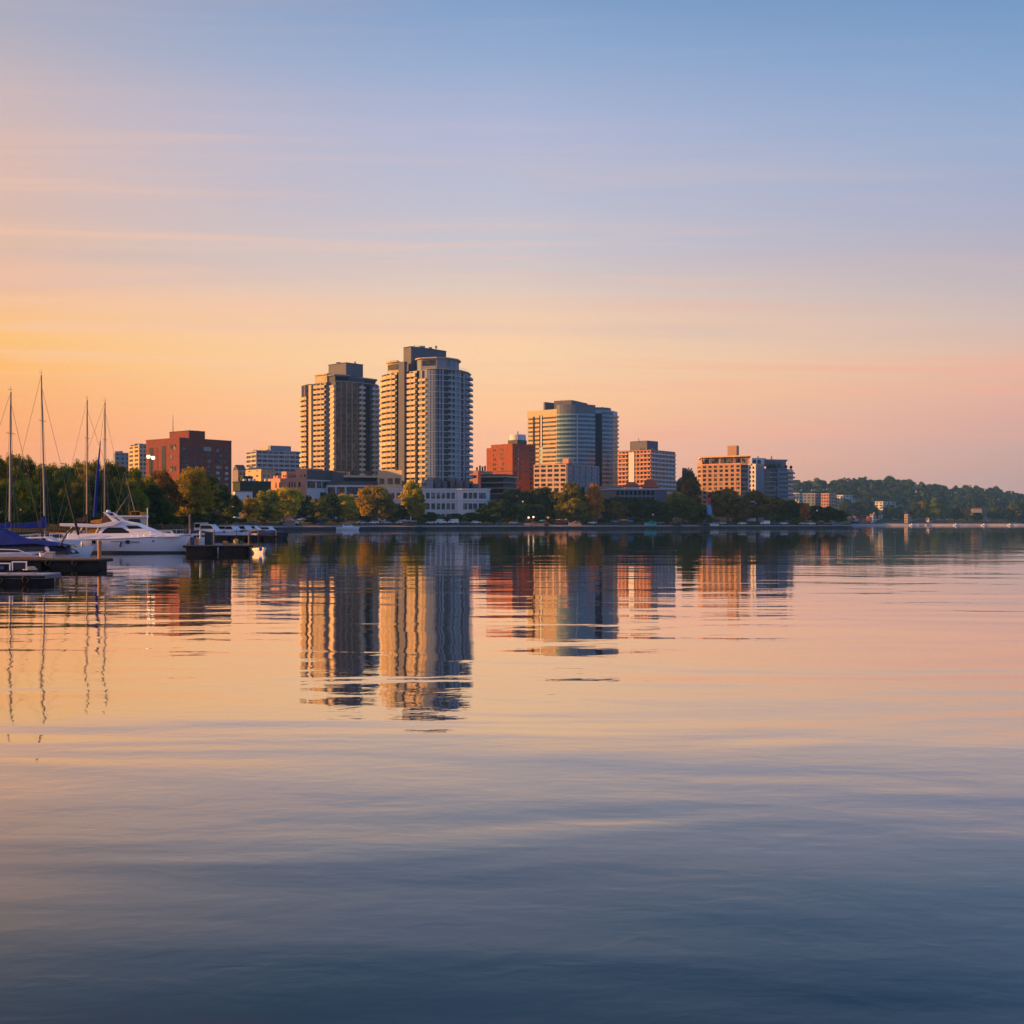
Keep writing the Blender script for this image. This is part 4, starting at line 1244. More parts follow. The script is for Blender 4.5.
# ------------------------------------------------------------------ trees
def crown_mesh(name, seed, nclump, nleaf, size, shape='round'):
    """unit crown (radius 1, height 2, bottom at z=0): leaf clumps spread over an uneven volume, with gaps"""
    rg = np.random.default_rng(seed)
    cs = []
    tries = 0
    while len(cs) < nclump and tries < 4000:
        tries += 1
        d = rg.normal(size=3)
        d /= np.linalg.norm(d)
        r = rg.uniform(0.35, 0.86) ** 0.6
        p = d * r
        z = p[2]
        if shape == 'cone':
            k = 1.05 - 0.55 * (z + 1) / 2
        elif shape == 'egg':
            k = 0.92 - 0.28 * abs(z + 0.25)
        elif shape == 'vase':
            k = 0.72 + 0.28 * (z + 1) / 2
        else:
            k = 1.0
        p = np.array([p[0] * k, p[1] * k, z])
        cs.append((p, rg.uniform(0.24, 0.42)))
    P, Q = [], []
    per = nleaf // nclump
    for c, r in cs:
        n = int(per * (r / 0.33) ** 2)
        d = rg.normal(size=(n, 3))
        d /= np.linalg.norm(d, axis=1)[:, None]
        d[:, 2] = np.where(d[:, 2] < -0.2, -d[:, 2] * 0.5, d[:, 2])
        rr = r * rg.uniform(0.55, 1.08, n)[:, None]
        P.append(c + d * rr * np.array([1, 1, 0.85]))
        Q.append(d + rg.normal(scale=0.55, size=(n, 3)))
    P = np.vstack(P); N = np.vstack(Q)
    N /= np.linalg.norm(N, axis=1)[:, None]
    t = np.cross(N, rg.normal(size=N.shape))
    t /= np.linalg.norm(t, axis=1)[:, None]
    b = np.cross(N, t)
    s = size * rg.uniform(0.6, 1.3, len(P))[:, None]
    P = P + np.array([0, 0, 1.0])
    v = np.stack([P - t * s, P - b * s * 0.6, P + t * s, P + b * s * 0.6], 1).reshape(-1, 3)
    me = bpy.data.meshes.new(name)
    n = len(P)
    me.vertices.add(4 * n)
    me.vertices.foreach_set('co', v.astype(np.float32).ravel())
    me.loops.add(4 * n)
    me.loops.foreach_set('vertex_index', np.arange(4 * n, dtype=np.int32))
    me.polygons.add(n)
    me.polygons.foreach_set('loop_start', np.arange(0, 4 * n, 4, dtype=np.int32))
    me.update(calc_edges=True)
    me.materials.append(leaf_mat('leaf_dark', (.028, .052, .016), (.080, .110, .026)))
    return me

L_DARK = leaf_mat('leaf_dark', (.028, .052, .016), (.080, .110, .026))
L_MID = leaf_mat('leaf_mid', (.06, .10, .018), (.20, .22, .028))
L_OLIVE = leaf_mat('leaf_olive', (.12, .135, .016), (.34, .28, .026))
L_YEL = leaf_mat('leaf_yellow', (.22, .19, .014), (.48, .36, .025))
L_GOLD = leaf_mat('leaf_gold', (.30, .23, .014), (.56, .42, .03))
L_ORNG = leaf_mat('leaf_orange', (.34, .13, .014), (.60, .24, .025))
L_BRWN = leaf_mat('leaf_brown', (.09, .085, .02), (.29, .17, .03))
bark = mat('tree_bark', (.07, .055, .042), .9, .3, 2.0)
CROWNS = {}
def crown(kind, i):
    k = (kind, i)
    if k not in CROWNS:
        fine = kind.endswith('_near')
        CROWNS[k] = crown_mesh('crown', 11 + i * 7 + len(kind), 64 if fine else 62, 15000 if fine else 9000, 0.046 if fine else 0.072, kind.split('_')[0])
    return CROWNS[k]
def trunk_mesh(seed):
    rg = random.Random(seed)
    m = MB()
    m.tube((0, 0, -0.3), (0.02, 0, 0.7), 0.055, 0.042, 7)
    for i in range(6):
        a = i * 1.05 + rg.uniform(-.3, .3)
        z = .55 + .09 * i
        m.tube((0.02, 0, z - .1), (.5 * math.cos(a), .5 * math.sin(a), z + .5), .028, .008, 5)
    m.tube((0.02, 0, .65), (0, 0, 1.6), .042, .01, 6)
    return m.mesh('trunk', bark)
TRUNKS = [trunk_mesh(i) for i in range(3)]
TRND = random.Random(5)
def tree(name, label, px, D, top, hw, leaf, kind='round', bottom=None, group=None, zg=None, cat='tree'):
    z0 = ground_z(px, D) if zg is None else zg
    zt = PZ(top, D)
    h = zt - z0
    r = hw * 1.07 * D / FPX
    zb = PZ(bottom, D) if bottom is not None else z0 + h * 0.07
    rt = thing(name, label, cat, (PX(px, D), D, z0 - .1), group)
    i = TRND.randrange(4)
    c = inst('crown', crown(kind, i), rt, (0, 0, zb - z0 - h * .02), TRND.uniform(0, 6.28), leaf)
    c.scale = (r, r, (zt - zb) / 2 * 1.03)
    t = inst('trunk', TRUNKS[i % 3], rt, (0, 0, 0), TRND.uniform(0, 6.28))
    t.scale = (max(r * .8, 1.2), max(r * .8, 1.2), h * .5)
    return rt

# the wood behind the marina masts (near, fine leaves)
G = 'trees of the wood behind the marina'
wood = [(-22, 205, 455, 18, L_MID), (-4, 215, 458, 15, L_OLIVE), (12, 222, 456, 14, L_OLIVE), (27, 228, 461, 13, L_MID), (41, 225, 465, 13, L_MID), (54, 235, 468, 13, L_OLIVE),
        (68, 232, 467, 13, L_MID), (80, 240, 463, 11, L_OLIVE), (95, 238, 461, 12, L_OLIVE), (108, 242, 465, 12, L_MID), (120, 245, 466, 13, L_OLIVE), (133, 250, 470, 13, L_MID), (147, 255, 478, 13, L_OLIVE)]
for px, D, top, hw, lf in wood:
    tree('broadleaf_tree', 'tall broadleaf tree in the crowded wood behind the sailboat masts', px, D, top, hw, lf, 'round_near', None, G)
front = [(-15, 196, 482, 14), (6, 199, 478, 13), (24, 207, 481, 13), (43, 210, 484, 12), (60, 214, 480, 13), (78, 218, 483, 12), (97, 222, 478, 13), (116, 226, 482, 13), (134, 232, 480, 14), (152, 240, 484, 14), (163, 248, 492, 12)]
for i, (px, D, top, hw) in enumerate(front):
    tree('broadleaf_tree', 'lower dark green tree along the front edge of the marina wood', px, D, top, hw, (L_DARK, L_MID, L_OLIVE)[i % 3], 'round_near', 526, 'dark front trees of the marina wood')
tree('broadleaf_tree', 'olive tree topping the right end of the wood under the bright street lamp', 163, 275, 472, 15, L_BRWN, 'round_near')
tree('broadleaf_tree', 'big rounded yellow green tree right of the white yacht', 188, 290, 468.5, 22, L_YEL, 'round_near', 521)
tree('broadleaf_tree', 'dark tree behind the right shoulder of the big yellow green tree', 207, 350, 474, 12, L_DARK)
tree('round_shrub_tree', 'clipped round dark green tree right of the big yellow green tree', 219.5, 330, 483, 9.5, L_DARK, 'round', 512)
tree('round_shrub_tree', 'small round green tree in front of the white shed', 231, 345, 495, 10, L_MID, 'round', 519)
PT = [  # px, extra inland, top, half width, leaf, kind, label
    (249, 30, 497, 10, L_GOLD, 'round', 'low golden tree hiding the base of the white shed'),
    (266, 46, 491, 13, L_OLIVE, 'round', 'olive tree between the two golden ones below the pink building'),
    (283, 42, 485.5, 17, L_GOLD, 'round', 'large golden tree in front of the pink building'),
    (263, 22, 503, 9, L_MID, 'round', 'small green tree at the foot of the large golden tree by the pink building'),
    (275, 20, 507, 8, L_YEL, 'round', 'low yellow tree nearest the water below the pink building'),
    (302, 40, 493, 11, L_DARK, 'round', 'dark tree right of the large golden tree by the pink building'),
    (317, 30, 498, 10, L_OLIVE, 'round', 'olive edged tree beside the dark one under the pink building corner'),
    (330, 38, 493, 13, L_DARK, 'egg', 'broad dark green tree left of the small golden tree'),
    (347, 30, 494.5, 10.5, L_GOLD, 'round', 'small golden tree under the left tower'),
    (359, 50, 505, 8, L_DARK, 'round', 'low dark tree between the two golden trees under the left tower'),
    (373, 36, 483.5, 16, L_GOLD, 'round', 'big rounded golden tree between the two towers'),
    (386, 28, 498, 9, L_OLIVE, 'round', 'lower olive tree leaning on the big golden tree between the towers'),
    (399, 32, 505, 9, L_DARK, 'round', 'low dark tree left of the tall golden tree before the white podium'),
    (412, 36, 480, 13, L_GOLD, 'egg', 'tall golden tree at the left corner of the white podium'),
    (418, 26, 492, 10, L_OLIVE, 'egg', 'olive tree hugging the right side of the tall golden tree'),
    (486, 50, 503, 9, L_MID, 'round', 'green tree at the rounded end of the white podium'),
    (500, 40, 499, 13, L_DARK, 'round', 'dark green tree below the parking deck'),
    (515, 60, 487, 13, L_DARK, 'round', 'dark tree under the orange brick block'),
    (530, 56, 489, 12, L_DARK, 'round', 'dark tree right of the tall lamp post'),
    (543, 50, 486, 12, L_DARK, 'round', 'dark tree below the pink office grid'),
    (554, 46, 490, 11, L_DARK, 'round', 'dark tree left of the tall two lobed green tree'),
    (520, 34, 503, 11, L_DARK, 'round', 'lower dark tree directly behind the tall lamp post'),
    (538, 34, 504, 11, L_DARK, 'round', 'lower dark tree behind the paired globe lamps'),
    (570, 36, 481.5, 12.5, L_OLIVE, 'round', 'tall green upper tree of the two lobed pair before the glass office'),
    (574, 26, 498, 12, L_OLIVE, 'round', 'yellow green lower tree before the glass office'),
    (560.5, 30, 502.5, 6.5, L_OLIVE, 'round', 'small round olive tree left of the two lobed green tree'),
    (584, 48, 492, 10, L_DARK, 'round', 'dark tree between the green pair and the orange tree'),
    (595, 30, 486, 10, L_ORNG, 'egg', 'bright orange egg shaped tree before the glass office'),
    (617, 32, 500, 8.5, L_BRWN, 'round', 'small russet tree right of the bright orange tree'),
    (608, 52, 496, 12, L_DARK, 'round', 'dark tree behind the small russet tree'),
    (626, 50, 495, 12, L_DARK, 'round', 'dark tree below the left red roof'),
    (641, 46, 496, 12, L_DARK, 'round', 'dark tree below the larger red roof'),
    (654, 44, 500, 11, L_DARK, 'round', 'dark tree at the right end of the red roofed hall'),
    (688, 62, 474, 13, L_BRWN, 'egg', 'tall brownish tree left of the stepped apartments'),
    (676, 56, 490, 11, L_OLIVE, 'round', 'olive tree at the shoulder of the broad green tree'),
    (683, 32, 496, 19, L_MID, 'round', 'broad green tree in front of the tall brownish one'),
    (668, 34, 501, 9, L_DARK, 'round', 'dark tree left of the broad green tree'),
    (702, 36, 504, 8, L_DARK, 'round', 'dark tree beside the blue banner'),
    (728, 36, 486.5, 17, L_BRWN, 'round', 'large brown tree in front of the tan apartment face'),
    (757, 38, 491.5, 18, L_BRWN, 'round', 'wide russet brown tree in front of the pale apartment bays'),
    (741, 24, 501, 10, L_BRWN, 'round', 'low brown tree between the two large brown ones'),
    (776, 34, 497, 12, L_BRWN, 'round', 'brown tree below the dark right end of the stepped apartments'),
    (789, 30, 501, 10, L_DARK, 'round', 'dark tree at the right corner of the stepped apartments'),
    (802, 28, 503.5, 10, L_DARK, 'round', 'dark tree just right of the stepped apartments'),
    (804.5, 22, 502.5, 5, L_ORNG, 'round', 'little orange tree among dark ones near the right lamp post'),
    (815, 26, 505, 9, L_DARK, 'round', 'dark tree directly behind the right lamp post'),
    (828, 24, 506, 9, L_DARK, 'round', 'dark tree right of the right lamp post'),
    (840, 20, 510, 8, L_DARK, 'round', 'last low dark tree at the tip of the promenade'),
    (770, 16, 512, 5, L_MID, 'round', 'small grey green tree at the water edge before the russet brown trees'),
]
for px, d, top, hw, lf, kd, lb in PT:
    D = shore_d(px) + d
    tree('broadleaf_tree', lb, px, D, top, hw, lf, kd)
# low shrubs along the park
bush_xy = [(430, 20), (438, 26), (446, 24), (455, 22), (463, 26), (472, 24), (480, 22), (421, 22), (490, 20), (310, 22), (322, 20), (338, 24), (366, 24), (393, 22),
           (508, 22), (549, 22), (586, 20), (604, 20), (634, 22), (648, 20), (662, 22), (695, 22), (712, 20), (740, 18), (782, 18), (797, 18), (240, 28), (228, 24), (213, 22), (200, 24)]
for i, (px, d) in enumerate(bush_xy):
    D = shore_d(px) + d
    white_p = 420 < px < 485
    tree('shrub', 'dark shrub in the hedge along the white podium' if white_p else 'low dark shrub under the promenade trees', px, D, 511.5 + (i * 7 % 5) if white_p else 515.5 + (i * 5 % 4), 6.5, (L_DARK, L_MID)[i % 3 == 1], 'round', 522.5,
         'shrubs along the white podium' if white_p else 'shrubs under the promenade trees', None, 'shrub')

for i, px in enumerate(range(-24, 236, 9)):
    D = shore_d(px) + 4 + (i * 5 % 4)
    tree('shrub', 'dense dark shrub in the undergrowth along the marina bank', px, D, 510.5 + (i * 7 % 6), 8.5, (L_DARK, L_MID, L_DARK)[i % 3], 'round', 524.0, 'undergrowth shrubs on the marina bank', None, 'shrub')
# far wooded hillside: mass of trees nobody could count, plus the ones that stand out
rg = np.random.default_rng(77)
P = []; N = []; S = []
for k in range(1100):
    px = rg.uniform(600, 1390)
    D = FS + 40 + (FR - FS - 20) * rg.uniform(0, 1) ** 0.8
    z = hill_z(px, D)
    r = rg.uniform(7, 12.5); h = rg.uniform(11, 25)
    if any(a - r * .6 < px < b + r * .6 and D < dh + 14 and PZ(bo, D) < z + h + 2 for a, b, to, bo, dh in FARH): continue
    n = 90
    d = rg.normal(size=(n, 3)); d /= np.linalg.norm(d, axis=1)[:, None]
    d[:, 2] = np.abs(d[:, 2]) * 1.0 - .25
    P.append(np.array([PX(px, D), D, z + h * .5]) + d * np.array([r, r, h * .55]) * rg.uniform(.75, 1.05, n)[:, None])
    N.append(d + rg.normal(scale=.4, size=(n, 3))); S.append(np.full(n, 1.9))
P = np.vstack(P); N = np.vstack(N); S = np.concatenate(S) * rg.uniform(.6, 1.3, len(P))
N /= np.linalg.norm(N, axis=1)[:, None]
T = np.cross(N, rg.normal(size=N.shape)); T /= np.linalg.norm(T, axis=1)[:, None]
B = np.cross(N, T)
S = S[:, None]
v = np.stack([P - T * S, P - B * S, P + T * S, P + B * S], 1).reshape(-1, 3)
me = bpy.data.meshes.new('far_wood')
me.from_pydata(v.tolist(), [], np.arange(len(v)).reshape(-1, 4).tolist())
def far_leaf():
    m = leaf_mat('leaf_far', (.012, .032, .030), (.055, .085, .050), .2)  # blue of the distant haze mixed into the leaf colour
    for n in m.node_tree.nodes:
        if n.type == 'TEX_NOISE': n.inputs['Scale'].default_value = 0.05
    return m
me.materials.append(far_leaf())
fw = bpy.data.objects.new('far_wood', me)
COL.objects.link(fw)
tag(fw, 'mass of dark hazy trees covering the far hillside', 'wood', kind='stuff')
TR2 = random.Random(9)
G = 'trees standing out on the far skyline'
for px in list(range(797, 1030, 9)):
    px += TR2.uniform(-3, 3)
    D = FR - 40
    tree('hill_tree', 'hazy dark tree standing out on the skyline of the far hill', px, D, ridge_py(px) + TR2.uniform(-4.5, 2.5), TR2.uniform(3.5, 7.5), L_DARK if TR2.random() < .6 else L_MID, TR2.choice(['round', 'egg']), None, G, hill_z(px, D))
G = 'larger trees at the far waterside'
for px, top, hw, lf in ((862, 503, 9, L_DARK), (846, 500, 8, L_DARK), (872, 506, 7, L_DARK), (922, 500, 7, L_OLIVE), (934, 500, 9, L_MID), (945, 504, 8, L_MID), (915, 503, 7, L_DARK), (955, 508, 7, L_DARK), (967, 508, 7, L_OLIVE), (978, 514, 6, L_DARK), (996, 506, 9, L_DARK), (1014, 505, 9, L_MID), (1022, 510, 7, L_DARK), (890, 505, 7, L_DARK), (899, 508, 6, L_DARK)):
    D = FS + 75
    tree('hill_tree', 'dark tree at the foot of the far hill behind the waterside houses', px, D, top, hw, lf, 'egg', None, G, hill_z(px, D))
tree('hill_tree', 'small glowing orange round tree left of the white boathouse on the far shore', 869.5, 1502, 515.5, 2.6, L_ORNG, 'round', 521.5, None, hill_z(869, 1502))

# ------------------------------------------------------------------ boats
gel = mat('white_gelcoat', (.72, .73, .75), .22, .03, .5)
gel_blue = mat('blue_gelcoat', (.05, .10, .22), .25, .1, .5)
gel_dark = mat('dark_gelcoat', (.03, .035, .045), .3, .1, .5)
canvas_blue = mat('blue_canvas', (.003, .026, .20), .85, .25, 2.0, bump=.03)
canvas_navy = mat('navy_canvas', (.008, .014, .04), .6, .2, 2.0, bump=.03)
canvas_orange = mat('orange_canvas', (.62, .24, .03), .8, .15, 2.0, bump=.03)
canvas_brown = mat('brown_canvas', (.075, .04, .03), .85, .2, 2.0, bump=.03)
tinted = mat('tinted_window', (.008, .01, .014), .08, .1, .5)
alu = mat('mast_aluminium', (.24, .20, .18), .5, .15, .6, metal=.1)
rope = mat('rigging_wire', (.22, .18, .15), .6, .1, 1.0)
wood = mat('weathered_wood', (.17, .12, .085), .85, .3, 2.5, stretch=(6, .6, 1), bump=.02)
wood_dark = mat('tarred_wood', (.022, .02, .02), .9, .3, 2.0, bump=.03)
wood_lit = mat('sunlit_wood', (.42, .2, .08), .6, .2, 2.0)  # dock wood with the low sun's orange put into its colour
chrome = mat('polished_rail', (.7, .7, .7), .2, .03, 1.0, metal=.9)
rubber = mat('black_rubber', (.015, .015, .016), .7, .1, 1.0)
seatm = mat('cream_vinyl', (.55, .43, .34), .6, .1, 1.5)

def hull_mesh(name, m, L, B, zs, zb, rake, n=18, draft=.4, flare=.84):
    v, f = [], []
    for i in range(n + 1):
        t = i / n
        x = -L / 2 + L * t
        b = B / 2 * (1 - max(0, (t - .42) / .58) ** 2.3) * (.90 + .10 * min(1, t * 4))
        b = max(b, .02)
        zd = zs + (zb - zs) * t ** 1.7
        k = max(0, (t - .5) / .5) ** 2.2
        xr = x - rake * k
        xc = x - rake * k * .45
        fl = flare - .25 * k
        v += [(x, b, zd), (x, b * 1.0, zd - .10), (xc, b * fl, .22), (xr, b * fl * .72, -.12), (xr, 0, -draft + draft * .3 * k),
              (xr, -b * fl * .72, -.12), (xc, -b * fl, .22), (x, -b, zd - .10), (x, -b, zd)]
    for i in range(n):
        for j in range(8):
            f.append((i * 9 + j, (i + 1) * 9 + j, (i + 1) * 9 + j + 1, i * 9 + j + 1))
        f.append((i * 9 + 8, (i + 1) * 9 + 8, (i + 1) * 9, i * 9))
    f.append(tuple(range(9)))
    e = n * 9
    f.append(tuple(e + 8 - j for j in range(9)))
    me = MB().raw(v, f).mesh(name, m)
    for p in me.polygons: p.use_smooth = len(p.vertices) == 4
    try:
        me.set_sharp_from_angle(angle=R(38))
    except Exception:
        pass
    return me

def deck_z(t, zs, zb): return zs + (zb - zs) * t ** 1.7

# ---- the white motor yacht
def yacht():
    D = 105.8
    k = D / FPX
    x0 = 131.0
    def u(px): return (px - x0) * k
    def z(py): return CAMZ - (py - HZ) * k
    rt = thing('motor_yacht', 'white motor yacht with hardtop, raked arch and dark side windows moored bow right', 'yacht', (PX(x0, D), D, 0), None, R(-3))
    L = 122 * k
    B = 3.5
    hull = inst('hull', hull_mesh('hull', gel, L, B, 1.22, 1.62, 1.3), rt)
    y = -B / 2
    boot = MB()
    inst('boot_stripe', hull_mesh('boot_stripe', gel_dark, L * .97, B * .885, .09, .10, 1.25, flare=.95), rt, (-.16, 0, 0))
    MB().side([(u(118), z(541.6)), (u(146), z(541.9)), (u(146), z(541.4)), (u(118), z(541))], B / 2 * .985, B / 2 * .985).build('hull_stripe', gel_dark, rt, False)
    # rub rail follows the sheer
    rr = MB()
    for sgn in (-1, 1):
        pts = []
        for i in range(19):
            t = i / 18
            b = max(.02, B / 2 * (1 - max(0, (t - .42) / .58) ** 2.3) * (.90 + .10 * min(1, t * 4)))
            pts.append((-L / 2 + L * t, sgn * b, deck_z(t, 1.22, 1.62) - .06))
        for a, b in zip(pts, pts[1:]): rr.tube(a, b, .035, None, 6)
    rr.build('rub_rail', steel, rt, False)
    # raised foredeck and coachroof
    fd = [(u(72), 1.15), (u(72), z(533.8)), (u(100), z(533.2)), (u(130), z(531.4)), (u(158), z(532.4)), (u(180), z(534.8)), (u(184), 1.45)]
    MB().side(fd, 1.45, 1.18).build('foredeck', gel, rt, False, bevel=.07)
    cab = [(u(103), z(533.5)), (u(106), z(526)), (u(118), z(521.2)), (u(124), z(521.0)), (u(137), z(523.2)), (u(144), z(526.4)), (u(158), z(532.0)), (u(158.5), z(534))]
    MB().side(cab, 1.25, .86).build('cabin', gel, rt, False, bevel=.06)
    sw = [(u(106.5), z(533.2)), (u(108.5), z(530)), (u(112.5), z(527.4)), (u(126), z(527.5)), (u(134.5), z(532.0)), (u(134), z(533))]
    for s in (-1, 1):
        v_ = []
        for x_, z_ in sw:
            f_ = (z_ - z(534)) / (z(521) - z(534))
            v_.append((x_, s * (1.25 - .39 * f_ + .015), z_))
        v_ += [(a_, b_ - s * .2, c_) for a_, b_, c_ in v_]
        n_ = len(sw)
        MB().raw(v_, [tuple(range(n_)), tuple(range(2 * n_ - 1, n_ - 1, -1))] + [(i, n_ + i, n_ + (i + 1) % n_, (i + 1) % n_) for i in range(n_)]).build('side_window', tinted, rt, False)
    ws = [(u(130.4), z(525.6)), (u(142.2), z(525.7)), (u(147.8), z(528.2)), (u(133.5), z(528.8))]
    MB().side(ws, 1.125, 1.035).build('windscreen', tinted, rt, False)
    ht = [(u(64), z(523.3)), (u(64), z(526)), (u(80), z(526.8)), (u(105), z(527.6)), (u(118), z(526)), (u(126), z(522)), (u(119), z(521)), (u(104), z(524.2)), (u(84), z(523.9))]
    MB().side(ht, 1.2, 1.2).build('hardtop', gel, rt, False, bevel=.04)
    for s in (-1, 1):
        MB().side([(u(107), z(512.0)), (u(110), z(512.6)), (u(124), z(521.8)), (u(117), z(521.8))], .05, .05, s * .95).build('arch_wing', gel, rt, False, bevel=.02)
        MB().tube((u(72), s * 1.15, z(535)), (u(76), s * 1.12, z(526.6)), .05).tube((u(100), s * 1.15, z(534)), (u(103), s * 1.12, z(527.4)), .05).build('hardtop_post', gel, rt, False)
    MB().box(u(107), u(109.2), -.95, .95, z(512.9), z(512.1)).build('arch_top', gel, rt, False, bevel=.03)
    MB().lathe([(.16, 0), (.2, .06), (.16, .16), (.02, .2)], 12, (u(108), 0, z(512.1))).build('radar_dome', gel, rt, False, smooth=True)
    cov = [(u(105), z(523.8)), (u(104), z(518)), (u(107), z(514)), (u(117), z(521)), (u(118), z(523))]
    MB().side(cov, 1.0, .35).build('brown_cover', canvas_brown, rt, False, bevel=.05)
    # cockpit
    MB().side([(u(76), z(534)), (u(78), z(530.5)), (u(82), z(530)), (u(83), z(534))], 1.2, 1.15).build('cockpit_seat', seatm, rt, False, bevel=.06)
    MB().side([(u(90), z(533.6)), (u(91.5), z(529.2)), (u(104), z(528.8)), (u(105), z(533.6))], .9, .8).build('orange_seat_cover', canvas_orange, rt, False, bevel=.08)
    MB().side([(u(84.5), z(533.6)), (u(85), z(531.3)), (u(87.5), z(530.8)), (u(89), z(533.6))], .7, .7).build('cockpit_seat', seatm, rt, False, bevel=.06)
    for px, w_, h_ in ((101, 1.9, 1.6), (134.8, 1.7, 1.7), (160.5, .8, .8)):
        for s in (-1, 1):
            MB().box(u(px) - w_ * k, u(px) + w_ * k, s * B / 2 * .97 - .06, s * B / 2 * .97 + .06, z(541.7 if px < 150 else 540.8) - h_ * k, z(541.7 if px < 150 else 540.8) + h_ * k).build('porthole', tinted, rt, False, bevel=.02)
    # bow rail
    br = MB()
    pr = None
    for i in range(10):
        t = .56 + .43 * i / 9
        b = max(.05, B / 2 * (1 - max(0, (t - .42) / .58) ** 2.3) - .08)
        zz = deck_z(t, 1.22, 1.62)
        for s in (-1, 1):
            br.tube((-L / 2 + L * t, s * b, zz), (-L / 2 + L * t + .05, s * b, zz + .52), .009, None, 5)
            if pr: br.tube((pr[0], s * pr[1], pr[2]), (-L / 2 + L * t + .05, s * b, zz + .52), .010, None, 5)
        pr = (-L / 2 + L * t + .05, b, zz + .52)
    br.build('bow_rail', chrome, rt, False)
    sr = MB()
    for px in (73, 80, 93): sr.tube((u(px), -1.5, z(536)), (u(px), -1.5, z(531)), .02)
    sr.tube((u(73), -1.5, z(531)), (u(93), -1.5, z(531)), .02)
    sr.build('stern_rail', chrome, rt, False)
    MB().box(u(64), u(71), -1.4, 1.4, .18, .32).build('swim_platform', wood, rt, False)
    for px in (90, 128):
        MB().lathe([(.03, 0), (.11, .06), (.11, .42), (.03, .5)], 8, (u(px), -B / 2 - .08, .55)).build('fender', gel_blue if px == 128 else gel, rt, False, smooth=True)
yacht()

# ---- sailboats: hull, cabin, mast, boom with stacked sail, rigging
def sailboat(label, px, D, L, mast_px, mast_top, lean_px, cover, boom_dir, boom_len, boom_py, cover_h, hullm=gel, jib=None, spreader=(.45, .72), rz=0.0, name='sailboat'):
    """mast_px: mast foot column; lean_px: column of the mast head"""
    k = D / FPX
    rt = thing(name, label, 'sailboat', (PX(px, D), D, 0), 'sailboats moored behind the dock', rz)
    def u(p): return (p - px) * k
    def z(py): return CAMZ - (py - HZ) * k
    B = L * .31
    inst('hull', hull_mesh('hull', hullm, L, B, .95, 1.25, 1.1), rt, (0, 0, 0), 0 if boom_dir < 0 else math.pi)
    MB().side([(-L * .22, .9), (-L * .2, 1.42), (L * .12, 1.5), (L * .22, 1.1)], B * .30, B * .24).build('coachroof', gel, rt, False, bevel=.06)
    MB().side([(-L * .17, 1.12), (-L * .17, 1.32), (L * .09, 1.36), (L * .11, 1.15)], B * .292, B * .262).build('coachroof_window', tinted, rt, False)
    foot = Vector((u(mast_px), 0, 1.35))
    head = Vector((u(lean_px), 0, z(mast_top)))
    m = MB().tube(foot, head, .085, .06, 10)
    mast = m.build('mast', alu, rt, False, smooth=False)
    H_ = head - foot
    for fr in spreader:
        p = foot + H_ * fr
        s_ = MB().tube(p + Vector((0, -.75, 0)), p + Vector((0, .75, 0)), .025)
        s_.build('spreader', alu, rt, False)
    MB().tube(head, head + Vector((0, 0, .5)), .012).tube(head + Vector((-.14, 0, .18)), head + Vector((.14, 0, .18)), .012).tube(head + Vector((-.14, 0, .18)), head + Vector((-.20, 0, .28)), .012).build('masthead_vane', darkmetal, rt, False)
    # standing rigging
    st = MB()
    bow = Vector((-boom_dir * L * .48, 0, 1.25)); stern = Vector((boom_dir * L * .48, 0, 1.0))
    st.tube(foot + H_ * .93, bow, .016, None, 4).tube(head, stern, .014, None, 4)
    for s in (-1, 1):
        st.tube(head, foot + Vector((0, s * B * .46, -.3)), .012, None, 4)
        st.tube(foot + H_ * .5, foot + Vector((.5, s * B * .46, -.3)), .012, None, 4)
    st.build('rigging', rope, rt, False)
    zb = z(boom_py)
    bl = boom_len * k
    b0, b1 = Vector((foot.x, 0, zb)), Vector((foot.x + boom_dir * bl, 0, zb + .05))
    MB().tube(b0, b1, .06, .05, 8).build('boom', alu, rt, False)
    ch_ = cover_h * k
    pts = [(0, -.12), (.0, ch_), (.06, ch_ * .98), (.16, ch_ * .62), (.3, ch_ * .42), (.55, ch_ * .36), (.8, ch_ * .30), (1, ch_ * .2), (1, -.1), (.5, -.16)]
    MB().side([(foot.x + boom_dir * (bl * a - .08), zb + h) for a, h in pts], .20, .08).build('sail_cover', cover, rt, False, bevel=.05)
    if jib:
        jm, a, c, r_ = jib
        s0 = bow + (foot + H_ * .93 - bow) * a
        s1 = bow + (foot + H_ * .93 - bow) * c
        mid = (s0 + s1) / 2
        MB().tube(s0, mid, r_ * .8, r_, 8).tube(mid, s1, r_, r_ * .3, 8).build('furled_jib', jm, rt, False)
    pp = MB()
    for s in (-1, 1):
        prev = None
        for i in range(8):
            t = .06 + .88 * i / 7
            b = B / 2 * (1 - max(0, (t - .42) / .58) ** 2.3) * .94
            x = (-L / 2 + L * t) * (1 if boom_dir < 0 else -1)
            zz = deck_z(t, .95, 1.25)
            pp.tube((x, s * b, zz), (x, s * b, zz + .6), .013, None, 5)
            if prev: pp.tube(prev, (x, s * b, zz + .6), .008, None, 4)
            prev = (x, s * b, zz + .6)
    pp.build('guard_rail', chrome, rt, False)
    return rt
sailboat('sailboat with bright blue sail cover and the tallest mast of the four', 40, 102, 7.0, 45.2, 375, 41.2, canvas_blue, -1, 35, 526.5, 11, jib=(rubber, .03, .42, .13))
sailboat('sailboat with leftmost mast rising from a blue wrapped foot', 2, 92, 6.6, 9.8, 392, 10.8, canvas_blue, -1, 26, 526, 5, jib=(canvas_brown, .03, .55, .05))
sailboat('sailboat with brown stacked sail and the left mast of the close pair', 92, 121, 8.0, 86.8, 400, 87.2, canvas_brown, -1, 13, 520.8, 7.5)
